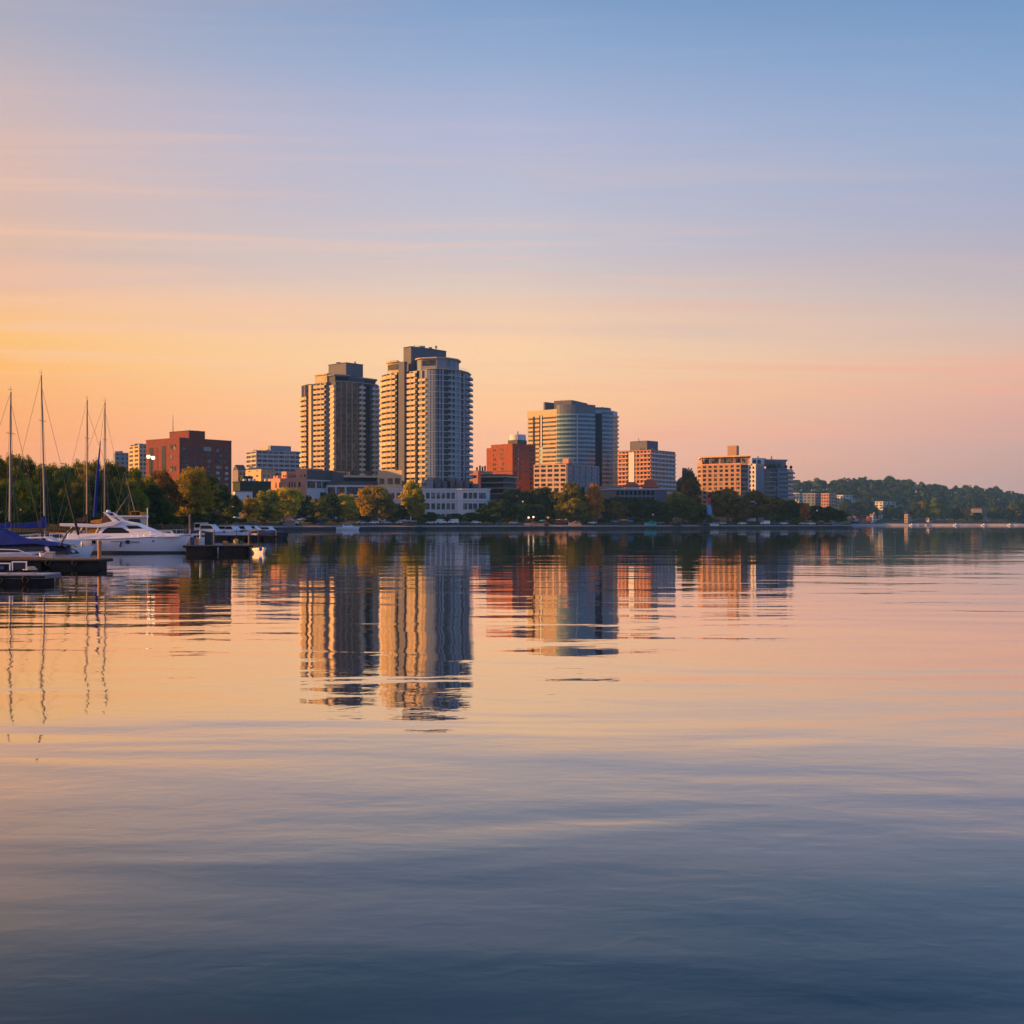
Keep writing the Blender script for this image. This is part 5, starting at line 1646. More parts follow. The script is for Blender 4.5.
sailboat('sailboat with orange sail cover and furled blue jib, right mast of the close pair', 94, 127, 8.4, 104.6, 402, 105.0, canvas_orange, -1, 14, 522.0, 6.5, jib=None)
# blue furled jib standing beside the close pair of masts belongs to the orange-covered boat
ob = [o for o in bpy.data.objects if o.get('label', '').startswith('sailboat with orange')][0]
k = 127 / FPX
def lz(py): return CAMZ - (py - HZ) * k
MB().tube(((95.7 - 94) * k, -.3, lz(517)), ((98.0 - 94) * k, -.25, lz(476)), .20, .16, 8).tube(((98.0 - 94) * k, -.25, lz(476)), ((101 - 94) * k, -.15, lz(441)), .16, .04, 8).build('furled_jib', canvas_blue, ob, False)
MB().tube(((101 - 94) * k, -.15, lz(441)), ((104.9 - 94) * k, 0, lz(404)), .018).build('forestay', rope, ob, False)

# ---- small trawler with derrick behind the yacht
D = 140
k = D / FPX
rt = thing('work_boat', 'small work boat with orange framed wheelhouse and slanting derrick poles behind the yacht', 'boat', (PX(128, D), D, 0))
inst('hull', hull_mesh('hull', gel, 6.4, 2.4, 1.0, 1.4, .8), rt)
def u(p): return (p - 128) * k
def z(py): return CAMZ - (py - HZ) * k
MB().side([(u(117), .9), (u(117), z(518)), (u(144), z(517.5)), (u(146), .9)], 1.0, .9).build('wheelhouse', seatm, rt, False, bevel=.05)
MB().side([(u(120), z(523)), (u(120), z(519)), (u(128), z(519)), (u(128), z(523))], 1.0, .98).build('wheelhouse_window', tinted, rt, False)
MB().side([(u(131), z(523)), (u(131), z(519)), (u(142), z(519)), (u(143), z(523))], 1.0, .98).build('wheelhouse_window', tinted, rt, False)
MB().box(u(114), u(146), -1.1, 1.1, z(517.4), z(515.6)).build('wheelhouse_roof', gel, rt, False, bevel=.04)
fr = MB()
for a, b in (((133, 515.6), (133, 511.6)), ((143, 515.6), (143, 511.6)), ((133, 511.6), (143, 511.6))):
    fr.box(u(min(a[0], b[0])) - .06, u(max(a[0], b[0])) + .06, -1.0, 1.0, z(max(a[1], b[1])) - .03, z(min(a[1], b[1])) + .06)
fr.build('orange_frame', canvas_orange, rt, False)
MB().tube((u(135.5), 0, z(514)), (u(124.6), 0, z(472)), .06, .03).build('derrick_pole', alu, rt, False)
MB().tube((u(117), -.4, z(514)), (u(130.2), -.1, z(493)), .05, .04).build('derrick_pole', alu, rt, False)
MB().tube((u(129.5), -.2, z(514)), (u(129.3), -.1, z(494)), .03).tube((u(124.6), 0, z(472)), (u(117), -.4, z(514)), .012).build('stay_wire', rope, rt, False)

# ---- covered motorboat at the left dock
D = 82
k = D / FPX
rt = thing('covered_motorboat', 'motorboat under navy and bright blue canvas covers at the left dock', 'motorboat', (PX(28, D), D, 0), None, R(-2))
def u(p): return (p - 28) * k
def z(py): return CAMZ - (py - HZ) * k
inst('hull', hull_mesh('hull', gel, 98 * k, 2.5, .62, .78, .7), rt, (-.1, 0, 0))
MB().side([(u(-18), z(555)), (u(-14), z(545)), (u(8), z(544)), (u(40), z(543)), (u(60), z(546)), (u(72), z(550)), (u(75), z(554))], 1.12, .55).build('navy_cover', canvas_navy, rt, False, bevel=.08)
MB().side([(u(-22), z(545.5)), (u(-20), z(530)), (u(-2), z(526.8)), (u(8), z(531)), (u(18), z(536.5)), (u(28), z(539.5)), (u(40), z(540.2)), (u(54), z(542.5)), (u(70), z(545.5)), (u(56), z(546)), (u(40), z(543.6)), (u(8), z(545))], .85, .30).build('blue_cover', canvas_blue, rt, False, bevel=.05)
rl = MB()
pts = [(-6, 549.5), (10, 549), (26, 549.5), (34, 552.5), (40, 554.5)]
for a, b in zip(pts, pts[1:]):
    for s in (-1, 1): rl.tube((u(a[0]), s * 1.2, z(a[1])), (u(b[0]), s * 1.2, z(b[1])), .035)
rl.build('side_rail', gel, rt, False)
MB().side([(u(51), z(548.5)), (u(52), z(546)), (u(55), z(548)), (u(56), z(552)), (u(54), z(552))], 1.0, .98).build('cover_vent', gel, rt, False)
MB().tube((u(66), -1.0, z(546)), (u(73), -.9, z(533)), .06).tube((u(73), -.9, z(533)), (u(79), -.9, z(527)), .06).build('davit_pole', darkmetal, rt, False)

# ---- docks and pontoons
def pontoon(label, xa, xb, D0, D1, ztop, m_top, m_side, name='pontoon', piles=(), cleats=3):
    rt = thing(name, label, 'dock', ((PX(xa, D0) + PX(xb, D0)) / 2, D0, 0))
    a, b = PX(xa, D0), PX(xb, D0)
    n = max(6, int((b - a) / .16))
    n = min(n, 70)
    d = MB()
    for i in range(n):
        x0 = a + (b - a) * i / n
        d.box(x0, a + (b - a) * (i + .93) / n, D0, D1, ztop - .05, ztop + random.Random(i).uniform(-.006, .006))
    d.build('deck', m_top, rt)
    MB().box(a - .03, b + .03, D0 + .03, D1 - .03, ztop - .20, ztop - .052).build('frame', m_side, rt)
    k = max(2, int((b - a) / 2.4))
    for i in range(k):
        x0 = a + (b - a) * (i + .08) / k
        MB().box(x0, a + (b - a) * (i + .9) / k, D0 + .12, D1 - .12, -.25, ztop - .202).build('float', wood_dark, rt, bevel=.04)
    f = MB().tube((a, D0 - .02, ztop - .10), (b, D0 - .02, ztop - .10), .05)
    f.build('rubbing_strake', rubber, rt)
    for i in range(cleats):
        x = a + (b - a) * (i + .6) / cleats
        MB().box(x - .16, x + .16, D0 + .12, D0 + .17, ztop + .05, ztop + .085).box(x - .05, x - .02, D0 + .13, D0 + .16, ztop, ztop + .05).box(x + .02, x + .05, D0 + .13, D0 + .16, ztop, ztop + .05).build('cleat', steel, rt)
        ty = MB()
        for j in range(12):
            t0, t1 = 2 * math.pi * j / 12, 2 * math.pi * (j + 1) / 12
            ty.tube((x + .8 + .13 * math.cos(t0), D0 - .07, ztop - .22 + .13 * math.sin(t0)), (x + .8 + .13 * math.cos(t1), D0 - .07, ztop - .22 + .13 * math.sin(t1)), .05, None, 6)
        if x + 1.1 < b: ty.build('tyre_fender', rubber, rt)
    for px in piles:
        x = PX(px, D0)
        MB().tube((x, D0 + .2, -1), (x, D0 + .2, ztop + .9), .11, .10, 10).build('pile', wood, rt)
    return rt
pontoon('long weathered dock with dark floats in front of the covered motorboat', -60, 98, 70, 72.6, .52, wood, wood_dark, cleats=6)
pontoon('short nearest dock finger with pale edge at the left frame side', -60, 44, 51, 52.9, .44, mat('silvered_planks', (.36, .36, .38), .7, .2, 2.5, stretch=(6, .6, 1)), mat('galvanised_frame', (.10, .12, .14), .5, .25, 1.0), 'dock_finger', (), 4)
pontoon('dark pontoon just beyond the yacht bow', 183, 248, 104, 106, .72, wood, wood_dark, 'pontoon')
pontoon('long dark pontoon holding the crowd of small moored boats', 196, 279, 192, 196, .70, wood_dark, wood_dark, 'pontoon', (214, 236, 258, 276))

def post(label, px, D, top, r, m, name='mooring_post', capm=None, base=0.0):
    x = PX(px, D)
    rt = thing(name, label, 'post', (x, D, base))
    MB().lathe([(r, base - (.02 if base else 1)), (r, PZ(top, D) - .06), (r * .8, PZ(top, D))], 10, (x, D, 0)).build('pile', m, rt)
    MB().lathe([(r * 1.25, 0), (r * 1.25, .1), (r * .5, .22)], 10, (x, D, PZ(top, D) - .14)).build('cap', capm or m, rt)
post('orange lit wooden mooring post at the end of the long weathered dock', 99.5, 71.2, 541, .11, wood_lit, base=.52)
post('pale mooring post standing on the pontoon beyond the yacht bow', 200.5, 105, 531.5, .09, mat('pale_post', (.6, .5, .34), .7), base=.72)
post('thin brown post beside the yacht bow, behind the pontoon', 190, 128, 515, .12, wood)
post('thin white post behind the yacht windscreen', 147.5, 135, 508.5, .06, gel)
post('dark slim post at the right end of the pontoon beyond the yacht', 249, 105, 534, .08, wood)
post('slim pale post just right of the black cabinet on the pontoon', 213.5, 106.5, 536, .05, gel)

# dark dock box
x = PX(209, 106); rt = thing('dock_box', 'tall black cabinet standing on the pontoon beyond the yacht bow', 'cabinet', (x, 106, .72))
MB().box(-.32, .32, -.3, .3, 0, 1.05).build('body', gel_dark, rt, False, bevel=.03)
MB().box(-.35, .35, -.33, .33, 1.055, 1.13).build('lid', canvas_brown, rt, False, bevel=.02)
MB().tube((-.05, -.34, .6), (.05, -.34, .6), .02).build('handle', chrome, rt, False)
for i, (px, w_, h_, lab, m) in enumerate(((196.5, .16, .55, 'orange rope bin left of the black cabinet on the pontoon', canvas_orange), (225.5, .22, .28, 'low orange crate in the middle of the pontoon', wood_lit), (236, .20, .50, 'yellow crate stack near the right end of the pontoon', mat('yellow_plastic', (.6, .38, .08), .5)), (241.5, .12, .3, 'small green tub beside the yellow crates', mat('green_tub', (.12, .15, .04), .5)))):
    rt = thing('storage_bin', lab, 'bin', (PX(px, 105.6), 105.6, .72))
    MB().lathe([(w_ * .85, 0), (w_, h_ * .1), (w_ * 1.05, h_ * .85), (w_ * .95, h_ * .87)], 9, (0, 0, 0)).build('body', m, rt, False)
    MB().lathe([(w_ * 1.12, 0), (w_ * 1.12, .04), (w_ * .3, .09)], 9, (0, 0, h_ * .88)).build('lid', m, rt, False)

# white tubular frames on the near dock finger
for lab, xs, top in (('white tubular rail frame nearest the frame edge on the dock finger', (-6, 10), 563.5), ('white tubular rail frame with the black panel on the dock finger', (12.5, 26.5), 562)):
    D = 52.2
    k = D / FPX
    rt = thing('rail_frame', lab, 'rail', (PX(xs[0], D), D, .56))
    zz = PZ(top, D) - .56
    w_ = (xs[1] - xs[0]) * k
    MB().tube((0, 0, 0), (0, 0, zz), .028, None, 8).build('upright', gel, rt, False)
    MB().tube((w_, 0, 0), (w_, 0, zz), .028, None, 8).build('upright', gel, rt, False)
    MB().tube((-.03, 0, zz), (w_ + .03, 0, zz), .028, None, 8).build('top_bar', gel, rt, False)
    if xs[0] > 0: MB().box(.05, w_ - .05, .02, .05, .05, zz - .06).build('panel', gel_dark, rt, False)
    else: MB().box(.05, w_ - .3, .02, .06, .05, zz * .6).build('panel', gel_blue, rt, False)
# hose coil and bucket
D = 52.6
rt = thing('rope_coil', 'pale coil of rope lying on the near dock finger', 'rope', (PX(30, D), D, .56))
co = MB()
for t in range(3):
    pr = None
    for i in range(15):
        a = 2 * math.pi * i / 14
        p = Vector(((.30 - .05 * t) * math.cos(a), (.22 - .03 * t) * math.sin(a), .03 + .05 * t))
        if pr is not None: co.tube(pr, p, .025, None, 5)
        pr = p
co.build('coil', mat('pale_rope', (.55, .45, .35), .9), rt, False)

# odds and ends on the long dock
D = 70.9
rt = thing('plank_stack', 'stack of orange lit planks lying along the long weathered dock', 'planks', (PX(22, D), D, .53))
for i in range(5):
    MB().box(-1.3 + .06 * (i % 3), 1.3 - .05 * (i % 2), -.22 + .2 * (i % 3) - .07, -.22 + .2 * (i % 3) + .11, .002 + .062 * (i // 3), .058 + .062 * (i // 3)).build('plank', wood_lit, rt, False, bevel=.006)
rt = thing('wooden_crate', 'tan wooden crate right of the plank stack on the long dock', 'crate', (PX(50, D), D, .53))
for zz in (.02, .16, .30):
    MB().box(-.24, .24, -.2, -.175, zz, zz + .11).box(-.24, .24, .175, .2, zz, zz + .11).box(-.24, -.215, -.174, .174, zz, zz + .11).box(.215, .24, -.174, .174, zz, zz + .11).build('slat', seatm, rt, False)
MB().box(-.21, .21, -.17, .17, .0, .019).build('bottom_board', seatm, rt, False)
rt = thing('bucket', 'white bucket between the planks and the crate on the long dock', 'bucket', (PX(42, D), D, .53))
MB().lathe([(.12, 0), (.16, .3), (.175, .3), (.175, .33), (.15, .33), (.11, .03)], 14).build('body', gel, rt, False)
hb = MB()
for i in range(8):
    t0, t1 = math.pi * i / 8, math.pi * (i + 1) / 8
    hb.tube((.16 * math.cos(t0), 0, .31 + .12 * math.sin(t0)), (.16 * math.cos(t1), 0, .31 + .12 * math.sin(t1)), .008, None, 5)
hb.build('handle', steel, rt, False)
# dinghy with blue fender
D = 103.5
k = D / FPX
rt = thing('dinghy', 'white dinghy tied end on at the right tip of the pontoon', 'dinghy', (PX(256.5, D) + .1, D + .6, 0), None, R(-62))
inst('hull', hull_mesh('hull', gel, 2.9, 1.15, .42, .56, .35, draft=.2), rt)
MB().side([(-.9, .3), (-.9, .46), (-.65, .46), (-.65, .3)], .5, .5).build('thwart', wood, rt, False)
MB().side([(.1, .32), (.1, .5), (.35, .5), (.35, .32)], .45, .45).build('thwart', wood, rt, False)
rt = thing('fender', 'bright blue round fender hanging at the dinghy bow', 'fender', (PX(260.5, 102), 102, .42))
MB().lathe([(.02, -.16), (.12, -.11), (.165, 0), (.12, .11), (.03, .17)], 12).build('ball', mat('blue_fender', (.01, .09, .42), .4), rt, False, smooth=True)
MB().tube((0, 0, .16), (-.1, .3, .4), .012).build('rope', rope, rt, False)

# ---- small moored boats
def motorboat(label, px, D, L, B, hm, cover=None, cabin=None, rz=0.0, wm=tinted, free=.55, outboard=True, z0=0.0, group='small boats moored in the marina'):
    rt = thing('motorboat', label, 'motorboat', (PX(px, D), D, z0), group, rz)
    inst('hull', hull_mesh('hull', hm, L, B, free, free + .25, L * .1, 12), rt)
    if cabin is not None:
        h = cabin
        MB().side([(-L * .22, free - .05), (-L * .2, free + h), (L * .08, free + h), (L * .2, free + h * .45), (L * .32, free + .1)], B * .40, B * .31).build('cabin', gel, rt, False, bevel=.05)
        MB().side([(-L * .18, free + h * .50), (-L * .18, free + h * .86), (L * .08, free + h * .86), (L * .15, free + h * .52)], B * .375, B * .345).build('cabin_window', wm, rt, False)
        MB().box(-L * .30, L * .10, -B * .36, B * .36, free + h + .01, free + h + .07).build('cabin_roof', cover or gel, rt, False, bevel=.02)
    else:
        MB().side([(L * .02, free + .1), (L * .06, free + .42), (L * .09, free + .42), (L * .16, free + .12)], B * .40, B * .36).build('windscreen', wm, rt, False)
        if cover is not None:
            MB().side([(-L * .46, free), (-L * .40, free + .38), (-L * .05, free + .60), (L * .10, free + .45), (L * .38, free + .22)], B * .47, B * .2).build('cover', cover, rt, False, bevel=.06)
        else:
            for xx in (-.3, -.12):
                MB().side([(L * xx, free - .1), (L * xx - .08, free + .3), (L * xx + .05, free + .32), (L * xx + .12, free + .05), (L * xx + .5, free + .05), (L * xx + .5, free - .1)], B * .34, B * .34).build('seat', seatm, rt, False, bevel=.03)
    if outboard:
        MB().side([(-L / 2 - .35, .75), (-L / 2 - .38, 1.05), (-L / 2 - .05, 1.1), (-L / 2, .8), (-L / 2 - .12, .1), (-L / 2 - .26, .1)], .14, .17).build('outboard', rubber, rt, False, bevel=.04)
    return rt
BO = [
    ('white cabin cruiser with blue stripe, largest of the crowded moored boats', 210, 205, 5.2, 2.1, gel, canvas_blue, 1.15, .15),
    ('white boat with pale blue cover next to the large cabin cruiser', 224, 203, 3.9, 1.7, gel, mat('pale_blue_canvas', (.25, .35, .6), .7), None, .1),
    ('open white boat with cream seats in the middle of the moored crowd', 235, 204, 3.8, 1.7, gel, None, None, .2),
    ('blue hulled boat with dark cover in the moored crowd', 246, 206, 4.0, 1.7, gel_blue, canvas_navy, None, -.1),
    ('boat with glowing orange cover near the right of the moored crowd', 256, 205, 3.9, 1.7, gel, canvas_orange, None, .1),
    ('white boat with navy cover second from the right of the moored crowd', 265, 204, 3.8, 1.7, gel, canvas_navy, None, .15),
    ('dark hulled boat at the right tip of the moored crowd', 274, 203, 4.0, 1.7, gel_dark, canvas_blue, None, .1),
    ('small cabin boat with brown roof behind the moored crowd', 226, 232, 4.6, 1.9, gel, canvas_brown, .95, -.2),
    ('small cabin boat with white roof behind the moored crowd', 240, 238, 4.6, 1.9, gel, None, 1.0, .1),
    ('cabin boat with navy roof behind the right half of the moored crowd', 253, 246, 4.6, 1.9, gel, canvas_navy, .95, .2),
    ('low boat with blue cover behind the orange covered one', 262, 250, 4.2, 1.8, gel, canvas_blue, None, .1),
    ('white cabin boat behind the yacht foredeck', 168, 150, 4.4, 1.8, gel, canvas_orange, .85, .1),
    ('blue hulled boat behind the yacht bow', 181, 156, 4.0, 1.7, gel_blue, canvas_blue, None, .0),
    ('white boat with cream seats left of the large cabin cruiser', 193, 165, 4.2, 1.7, gel, None, None, .1),
    ('white boat with tan roof behind the stacked blue sail', 60, 128, 4.6, 1.9, gel, canvas_orange, .75, .1),
    ('white open boat between the blue covered sailboat and the yacht stern', 66, 96, 4.4, 1.8, gel, None, None, .05),
    ('tall white flybridge boat behind the large cabin cruiser', 203, 222, 4.8, 1.9, gel, canvas_navy, 1.35, -.2),
    ('white boat with brown cover at the left end of the moored crowd', 200, 200, 3.8, 1.7, gel, canvas_brown, None, .1),
    ('white cabin boat with orange roof in the second row of the crowd', 233, 222, 4.4, 1.8, gel, canvas_orange, .95, -.3),
    ('cream cabin boat with blue roof in the second row of the crowd', 245, 226, 4.4, 1.8, gel, canvas_blue, 1.0, -.2),
    ('open boat with cream seats in the second row of the crowd', 258, 228, 4.2, 1.8, gel, None, None, -.1),
    ('small white cabin boat last in the second row of the crowd', 268, 226, 4.0, 1.7, gel, None, .85, .0),
    ('white boat with cream seats under the tree behind the crowd', 217, 246, 4.2, 1.8, gel, None, None, .2),
    ('navy covered boat left of the flybridge boat', 192, 205, 4.2, 1.8, gel, canvas_navy, None, .0),
]
for lab, px, D, L, B, hm, cov, cab, rz in BO:
    s_ = 1.35 if 195 <= D <= 260 else 1.0
    motorboat(lab, px, D, L * s_, B * s_, hm, cov, cab * 1.4 if cab else None, rz - (.35 if s_ > 1 else 0), tinted, .55 * s_ + (.15 if s_ > 1 else 0))
motorboat('white cabin motorboat lying at the quay below the small golden tree', 348, 474, 9.2, 3.0, gel, gel, 1.35, 0.05, tinted, 1.15, False, 0, None)
motorboat('small dark motorboat lying at the quay left of the white podium', 421, 497, 5.5, 2.2, gel_dark, canvas_navy, None, 0.1, tinted, .8, False, 0, None)
for lab, px, c in (('white boat moored at the far shore below the blue shed', 913, None), ('second white boat moored right of the blue shed on the far shore', 921, gel_blue), ('white covered boat on the far shore right of the olive trees', 929, canvas_blue), ('white boat alone on the far shore', 957, None), ('white boat near the red roofed cottage on the far shore', 985, None), ('white boat before the reddish waterside house', 1011, None)):
    motorboat(lab, px, FS - 22, 8, 3, gel, c, 1.4 if c is None else None, .1, tinted, 1.0, False, 0, 'boats moored at the far shore')

# ------------------------------------------------------------------ street lamps
globe_lit = bpy.data.materials.new('lit_globe')
globe_lit.use_nodes = True
b_ = globe_lit.node_tree.nodes['Principled BSDF']
b_.inputs['Emission Color'].default_value = (1, .72, .42, 1)
b_.inputs['Emission Strength'].default_value = 1.7
globe_off = mat('opal_globe', (.75, .75, .72), .3, .03, 1.0)
def lamp(label, px, D, top, r, gm, heads=((0, 0),), name='street_lamp', base_z=None, pr=.09):
    zb = ground_z(px, D) if base_z is None else base_z
    zt = PZ(top, D)
    x = PX(px, D)
    rt = thing(name, label, 'street lamp', (x, D, zb))
    MB().lathe([(pr * 1.8, 0), (pr * 1.6, .5), (pr, .7), (pr * .6, zt - zb - r)], 8).build('pole', darkmetal, rt, False)
    for dx, dz in heads:
        if dx:
            MB().tube((0, 0, zt - zb - r * 1.1), (dx, 0, zt - zb - r * .9 + dz), pr * .5).build('arm', darkmetal, rt, False)
        MB().lathe([(r * .45, -r), (r * .85, -r * .6), (r, 0), (r * .8, r * .6), (r * .2, r)], 12, (dx, 0, zt - zb + dz)).build('globe', gm, rt, False, smooth=True)
        MB().lathe([(r * .9, 0), (r * .3, r * .35)], 10, (dx, 0, zt - zb + dz + r * .75)).build('lamp_cap', darkmetal, rt, False)
lamp('tall lamp post with two glowing lamps rising over the marina wood', 151, 262, 456.5, .42, globe_lit, ((-.55, 0), (.45, -.25)), 'street_lamp', None, .16)
lamp('tall lamp post with pale globe before the dark trees below the orange brick block', 523, 545, 501.5, .40, globe_off, ((0, 0),), pr=.16)
lamp('tall lamp post with white globe near the right tip of the promenade', 817, 640, 510.5, .55, globe_off, ((0, 0),), pr=.17)
lamp('low lamp with two glowing globes beside the lit stall', 531, 545, 517.5, .40, globe_lit, ((-1.1, 0), (1.1, .25)), pr=.12)
lamp('lamp post with pale globe in front of the dark tree below the larger red roof', 653, 585, 514.5, .45, globe_off, ((0, 0),), pr=.14)
lamp('slim lamp post with small globe before the big golden tree between the towers', 379, 512, 512, .35, globe_off, ((0, 0),), pr=.12)

# ------------------------------------------------------------------ cars
paint = {}
def paintm(name, c):
    return mat(name, c, .25, .04, 1.0)
car_glass = mat('car_glass', (.015, .018, .022), .1, .1, 1.0)
tyre_m = rubber
headl = mat('headlight_lens', (.7, .7, .65), .15, .02, 1.0)
def make_car(kind):
    rt = bpy.data.objects.new('parked_car', None)
    COL.objects.link(rt)
    if kind == 'van':
        prof = [(-2.5, .35), (-2.5, 2.0), (-2.4, 2.12), (1.3, 2.12), (1.75, 1.35), (2.4, 1.1), (2.5, .35)]
        win = [(.7, 1.35), (.7, 1.9), (1.3, 1.9), (1.6, 1.35)]; ht, hl_ = .98, 2.4
    else:
        prof = [(-2.15, .3), (-2.2, .75), (-2.0, .95), (-1.55, 1.0), (-1.05, 1.45), (.35, 1.47), (1.0, 1.0), (1.95, .85), (2.15, .65), (2.15, .3)]
        win = [(-1.3, 1.0), (-.95, 1.36), (.3, 1.38), (.78, 1.0)]; ht, hl_ = .86, 2.1
    MB().side(prof, .9, .78 if kind != 'van' else .86).build('body', paintm('white_paint', (.72, .72, .72)), rt, False, bevel=.08)
    for s in (-1, 1):
        MB().side(win, .02, .02, s * (.84 if kind != 'van' else .89)).build('side_window', car_glass, rt, False)
        MB().side([(hl_ - .05, .62), (hl_ - .05, .8), (hl_ + .08, .78), (hl_ + .08, .62)], .14, .14, s * .62).build('headlight', headl, rt, False)
    for x in (-1.35, 1.35):
        for s in (-1, 1):
            w_ = MB()
            w_.tube((x, s * .72, .32), (x, s * .93, .32), .32, None, 12)
            w_.build('wheel', tyre_m, rt, False)
    return rt
car0, van0 = make_car('car'), make_car('van')
CARC = {'white': (.72, .72, .72), 'silver': (.42, .43, .45), 'black': (.02, .02, .022), 'red': (.35, .03, .025), 'blue': (.03, .08, .25), 'grey': (.15, .16, .17)}
CARS = [
    ('car', 'white', 'white car under the golden tree below the pink building, left of the blue parasol', 293, 17, .1),
    ('car', 'black', 'black car parked left of the white one below the pink building', 285, 18, .1),
    ('car', 'blue', 'blue car under the dark trees left of the white motorboat', 318, 19, .0),
    ('car', 'silver', 'silver car under the small golden tree', 362, 18, .1),
    ('car', 'white', 'white car under the big golden tree between the towers', 374, 19, .05),
    ('car', 'silver', 'silver car right of the big golden tree between the towers', 386, 19, .1),
    ('car', 'white', 'white car just left of the tall golden tree', 397, 20, .0),
    ('car', 'white', 'white car at the left end of the row before the white podium', 431, 19, .0),
    ('van', 'white', 'long white van, left one of the pair before the white podium', 441, 19, .0),
    ('van', 'white', 'long white van, right one of the pair before the white podium', 453, 20, .0),
    ('car', 'grey', 'grey car right of the two white vans', 464, 19, .1),
    ('car', 'white', 'white car below the rounded end of the white podium', 476, 20, .1),
    ('car', 'blue', 'blue car left of the tall lamp post under dark trees', 497, 19, .1),
    ('car', 'silver', 'silver car right beside the tall lamp post', 514, 18, .0),
    ('car', 'red', 'red car below the two lobed green tree', 560, 17, .1),
    ('car', 'black', 'black car between the red car and the orange tree', 570, 18, .0),
    ('car', 'white', 'white car under the bright orange tree', 592, 18, .1),
    ('car', 'grey', 'grey car right of the teal awning', 660, 17, .1),
    ('car', 'red', 'red car left of the broad green tree', 672, 18, .0),
    ('car', 'black', 'black car below the broad green tree', 683, 17, .1),
    ('car', 'silver', 'silver car under the large brown tree', 722, 15, .1),
    ('car', 'white', 'white car between the two large brown trees', 742, 14, .0),
    ('van', 'white', 'white van under the wide russet brown tree', 765, 13, .0),
    ('car', 'blue', 'bright blue car right of the white van by the russet tree', 775, 13, .1),
    ('car', 'white', 'white car below the dark end of the stepped apartments', 784, 14, .1),
    ('car', 'silver', 'silver car left of the right lamp post', 803, 13, .1),
    ('car', 'white', 'white car beneath the right lamp post', 811, 12, .0),
    ('car', 'grey', 'grey car at the tip of the promenade', 828, 12, .1),
    ('car', 'blue', 'blue car in the shade left of the large cabin cruiser', 184, 18, .1),
    ('car', 'silver', 'silver car in the shade behind the moored boats', 226, 18, .2),
]
CR = random.Random(4)
used = set()
for kind, colr, lab, px, d, rz in CARS:
    src = van0 if kind == 'van' else car0
    o = src if kind not in used else copy_tree(src)
    used.add(kind)
    D = shore_d(px) + d
    o.location = (PX(px, D), D, ground_z(px, D) + .02)
    o.rotation_euler = (0, 0, rz + CR.uniform(-.1, .1) + (math.pi if CR.random() < .5 else 0))
    tag(o, lab, 'van' if kind == 'van' else 'car', 'vehicles parked along the promenade')
    if kind == 'van': o.name = 'parked_van'
    for ch in o.children:
        if ch.name.startswith('body'):
            ch.material_slots[0].link = 'OBJECT'
            ch.material_slots[0].material = paintm(colr + '_paint', CARC[colr])

# ------------------------------------------------------------------ stalls, parasols, awnings on the promenade
def parasol(label, px, d, col, name, r=1.7, h=2.5):
    D = shore_d(px) + d
    rt = thing('parasol', label, 'parasol', (PX(px, D), D, ground_z(px, D)))
    MB().tube((0, 0, 0), (0, 0, h), .035, None, 8).build('pole', steel, rt, False)
    MB().lathe([(r, h - .55), (r * .98, h - .40), (r * .5, h - .08), (.04, h + .12)], 8).build('canopy', mat(name, col, .8, .1, 1.0), rt, False)
    MB().lathe([(.3, 0), (.3, .08), (.06, .14)], 10).build('base', darkmetal, rt, False)
parasol('light blue parasol on the promenade below the pink building', 302, 14, (.12, .32, .62), 'sky_blue_cloth', 1.9, 2.6)
parasol('orange parasol left of the teal awning', 623.5, 12, (.75, .30, .05), 'orange_cloth', 2.4, 2.8)
parasol('blue parasol just right of the orange parasol', 630, 11, (.06, .2, .5), 'blue_cloth', 1.9, 2.3)
parasol('blue parasol left of the orange parasol', 615.5, 12, (.05, .25, .6), 'deep_blue_cloth', 1.7, 2.1)
parasol('green parasol right of the paired globe lamps', 543, 12, (.05, .25, .2), 'green_cloth', 1.9, 2.4)
def stall(label, px, d, wd, h, roofm_, bodym, name='market_stall'):
    D = shore_d(px) + d
    rt = thing(name, label, 'stall', (PX(px, D), D, ground_z(px, D)))
    MB().box(-wd / 2, wd / 2, -.1, .7, 0, .95).build('counter', bodym, rt, False, bevel=.03)
    for x in (-wd / 2 + .1, wd / 2 - .1):
        for y in (-.6, 1.6):
            MB().tube((x, y, 0), (x, y, h), .05).build('post', steel, rt, False)
    MB().side([(-.9, h - .25), (-.9, h - .12), (.5, h + .45), (1.9, h - .12), (1.9, h - .25), (.5, h + .3)], wd / 2, wd / 2).build('awning', roofm_, rt, False)
    ch = rt.children[-1]
    ch.rotation_euler = (0, 0, R(90))
    MB().box(-wd / 2 + .2, wd / 2 - .2, 1.4, 1.6, 0.05, h - .3).build('back_panel', bodym, rt, False)
def cl(n, c): return mat(n, c, .8, .1, 1.0)
stall('long stall with glowing salmon awning beside the paired globe lamps', 534, 7, 9.5, 1.6, cl('salmon_cloth', (.7, .28, .16)), cl('pale_panel_cloth', (.6, .38, .28)))
stall('small orange stall at the right end of the long salmon stall', 545.5, 6, 3, 1.4, cl('orange_cloth', (.75, .30, .05)), wood)
stall('low orange stall between the two lobed tree and the orange tree', 575, 8, 6, 1.8, cl('salmon_cloth', (.7, .28, .16)), seatm)
stall('turquoise stall right of the parasols', 651.5 - 1, 6, 6, 1.9, cl('turquoise_cloth', (.08, .45, .50)), cl('turquoise_cloth', (.08, .45, .50)))
stall('dark teal stall left of the grey car', 676, 7, 5, 1.8, cl('dark_teal_cloth', (.02, .14, .14)), gel_dark)
stall('white and violet stall below the blue banner', 714, 5, 5, 1.6, cl('violet_cloth', (.35, .35, .6)), gel)
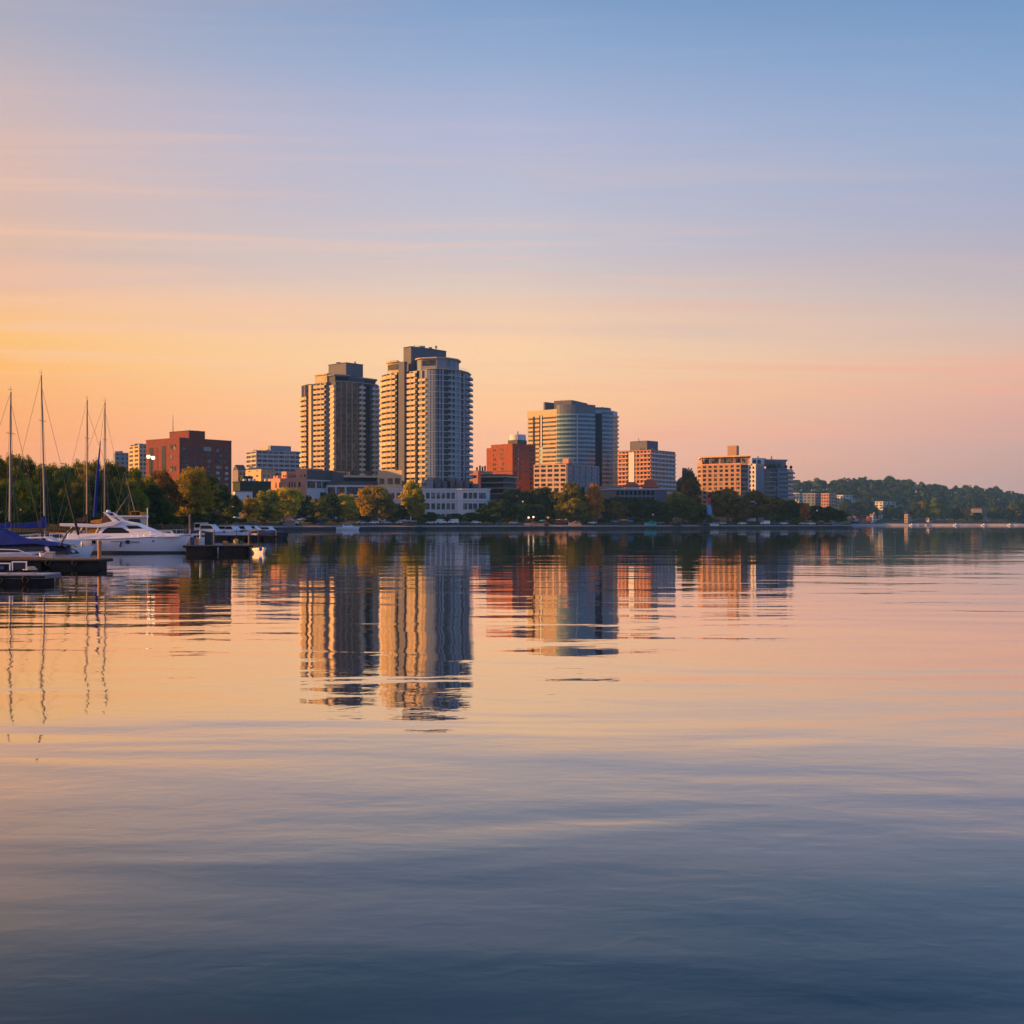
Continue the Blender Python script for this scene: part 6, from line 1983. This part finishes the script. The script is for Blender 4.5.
stall('dark low stall left of the violet stall', 704, 6, 6, 1.3, gel_dark, gel_dark)
stall('dark shelter at the very tip of the promenade', 838, 9, 6, 2.2, gel_dark, conc_grey, 'promenade_shelter')
stall('white canopy stall below the dark tree left of the blue parasol', 289, 11, 4.5, 2.2, gel, conc_grey)
stall('long cream stall under the tall golden tree', 408, 10, 5, 1.8, seatm, wood)
# banner
D = shore_d(706.5) + 28
rt = thing('banner', 'tall light blue banner hanging on a pole under a red one', 'banner', (PX(706.5, D), D, ground_z(706.5, D)))
zz = PZ(497, D) - ground_z(706.5, D)
MB().tube((0, 0, 0), (0, 0, zz), .07).build('pole', steel, rt, False)
n_ = 8
b1 = MB()
zt_, zb_ = PZ(505, D) - ground_z(706.5, D), PZ(515, D) - ground_z(706.5, D)
for i in range(n_):
    a, b = i / n_, (i + 1) / n_
    za, zbb = zt_ + (zb_ - zt_) * a, zt_ + (zb_ - zt_) * b
    ya, yb = .12 * math.sin(a * 6), .12 * math.sin(b * 6)
    b1.raw([(.1 + a * .5, ya, za), (2.3 + a * .6, ya - .1, za), (2.3 + b * .6, yb - .1, zbb), (.1 + b * .5, yb, zbb),
            (.1 + a * .5, ya + .03, za), (2.3 + a * .6, ya - .07, za), (2.3 + b * .6, yb - .07, zbb), (.1 + b * .5, yb + .03, zbb)], [(0, 1, 2, 3), (7, 6, 5, 4), (0, 3, 7, 4), (1, 5, 6, 2)])
b1.build('blue_cloth', cl('sky_blue_cloth', (.12, .32, .62)), rt, False)
zr = PZ(498, D) - ground_z(706.5, D)
MB().box(-.6, 2.2, -.04, .04, zr - 2.2, zr).build('red_cloth', cl('crimson_cloth', (.5, .04, .08)), rt, False)

# ------------------------------------------------------------------ pieces that belong to a part hang below that part
SUBS = {'cabin': ('side_window', 'windscreen', 'cabin_window', 'cabin_roof'), 'coachroof': ('coachroof_window',), 'mast': ('spreader', 'masthead_vane'),
        'boom': ('sail_cover',), 'penthouse': ('roof_edge', 'roof_mast'), 'wheelhouse': ('wheelhouse_window', 'wheelhouse_roof', 'orange_frame'),
        'arch_top': ('radar_dome',), 'foredeck': ('bow_rail', 'cockpit_seat'), 'roof_tank': ('roof_vent',), 'deck': ('cleat',), 'float': (), 'roof': ('chimney',)}
def base(n): return n.split('.')[0]
for th in [o for o in COL.objects if o.parent is None and o.get('category')]:
    kids = list(th.children)
    for part, subs in SUBS.items():
        own = [k for k in kids if base(k.name) == part and k.location.length < 1e-6 and max(abs(a) for a in k.rotation_euler) < 1e-6]
        if len(own) != 1: continue
        for k in kids:
            if base(k.name) in subs: k.parent = own[0]
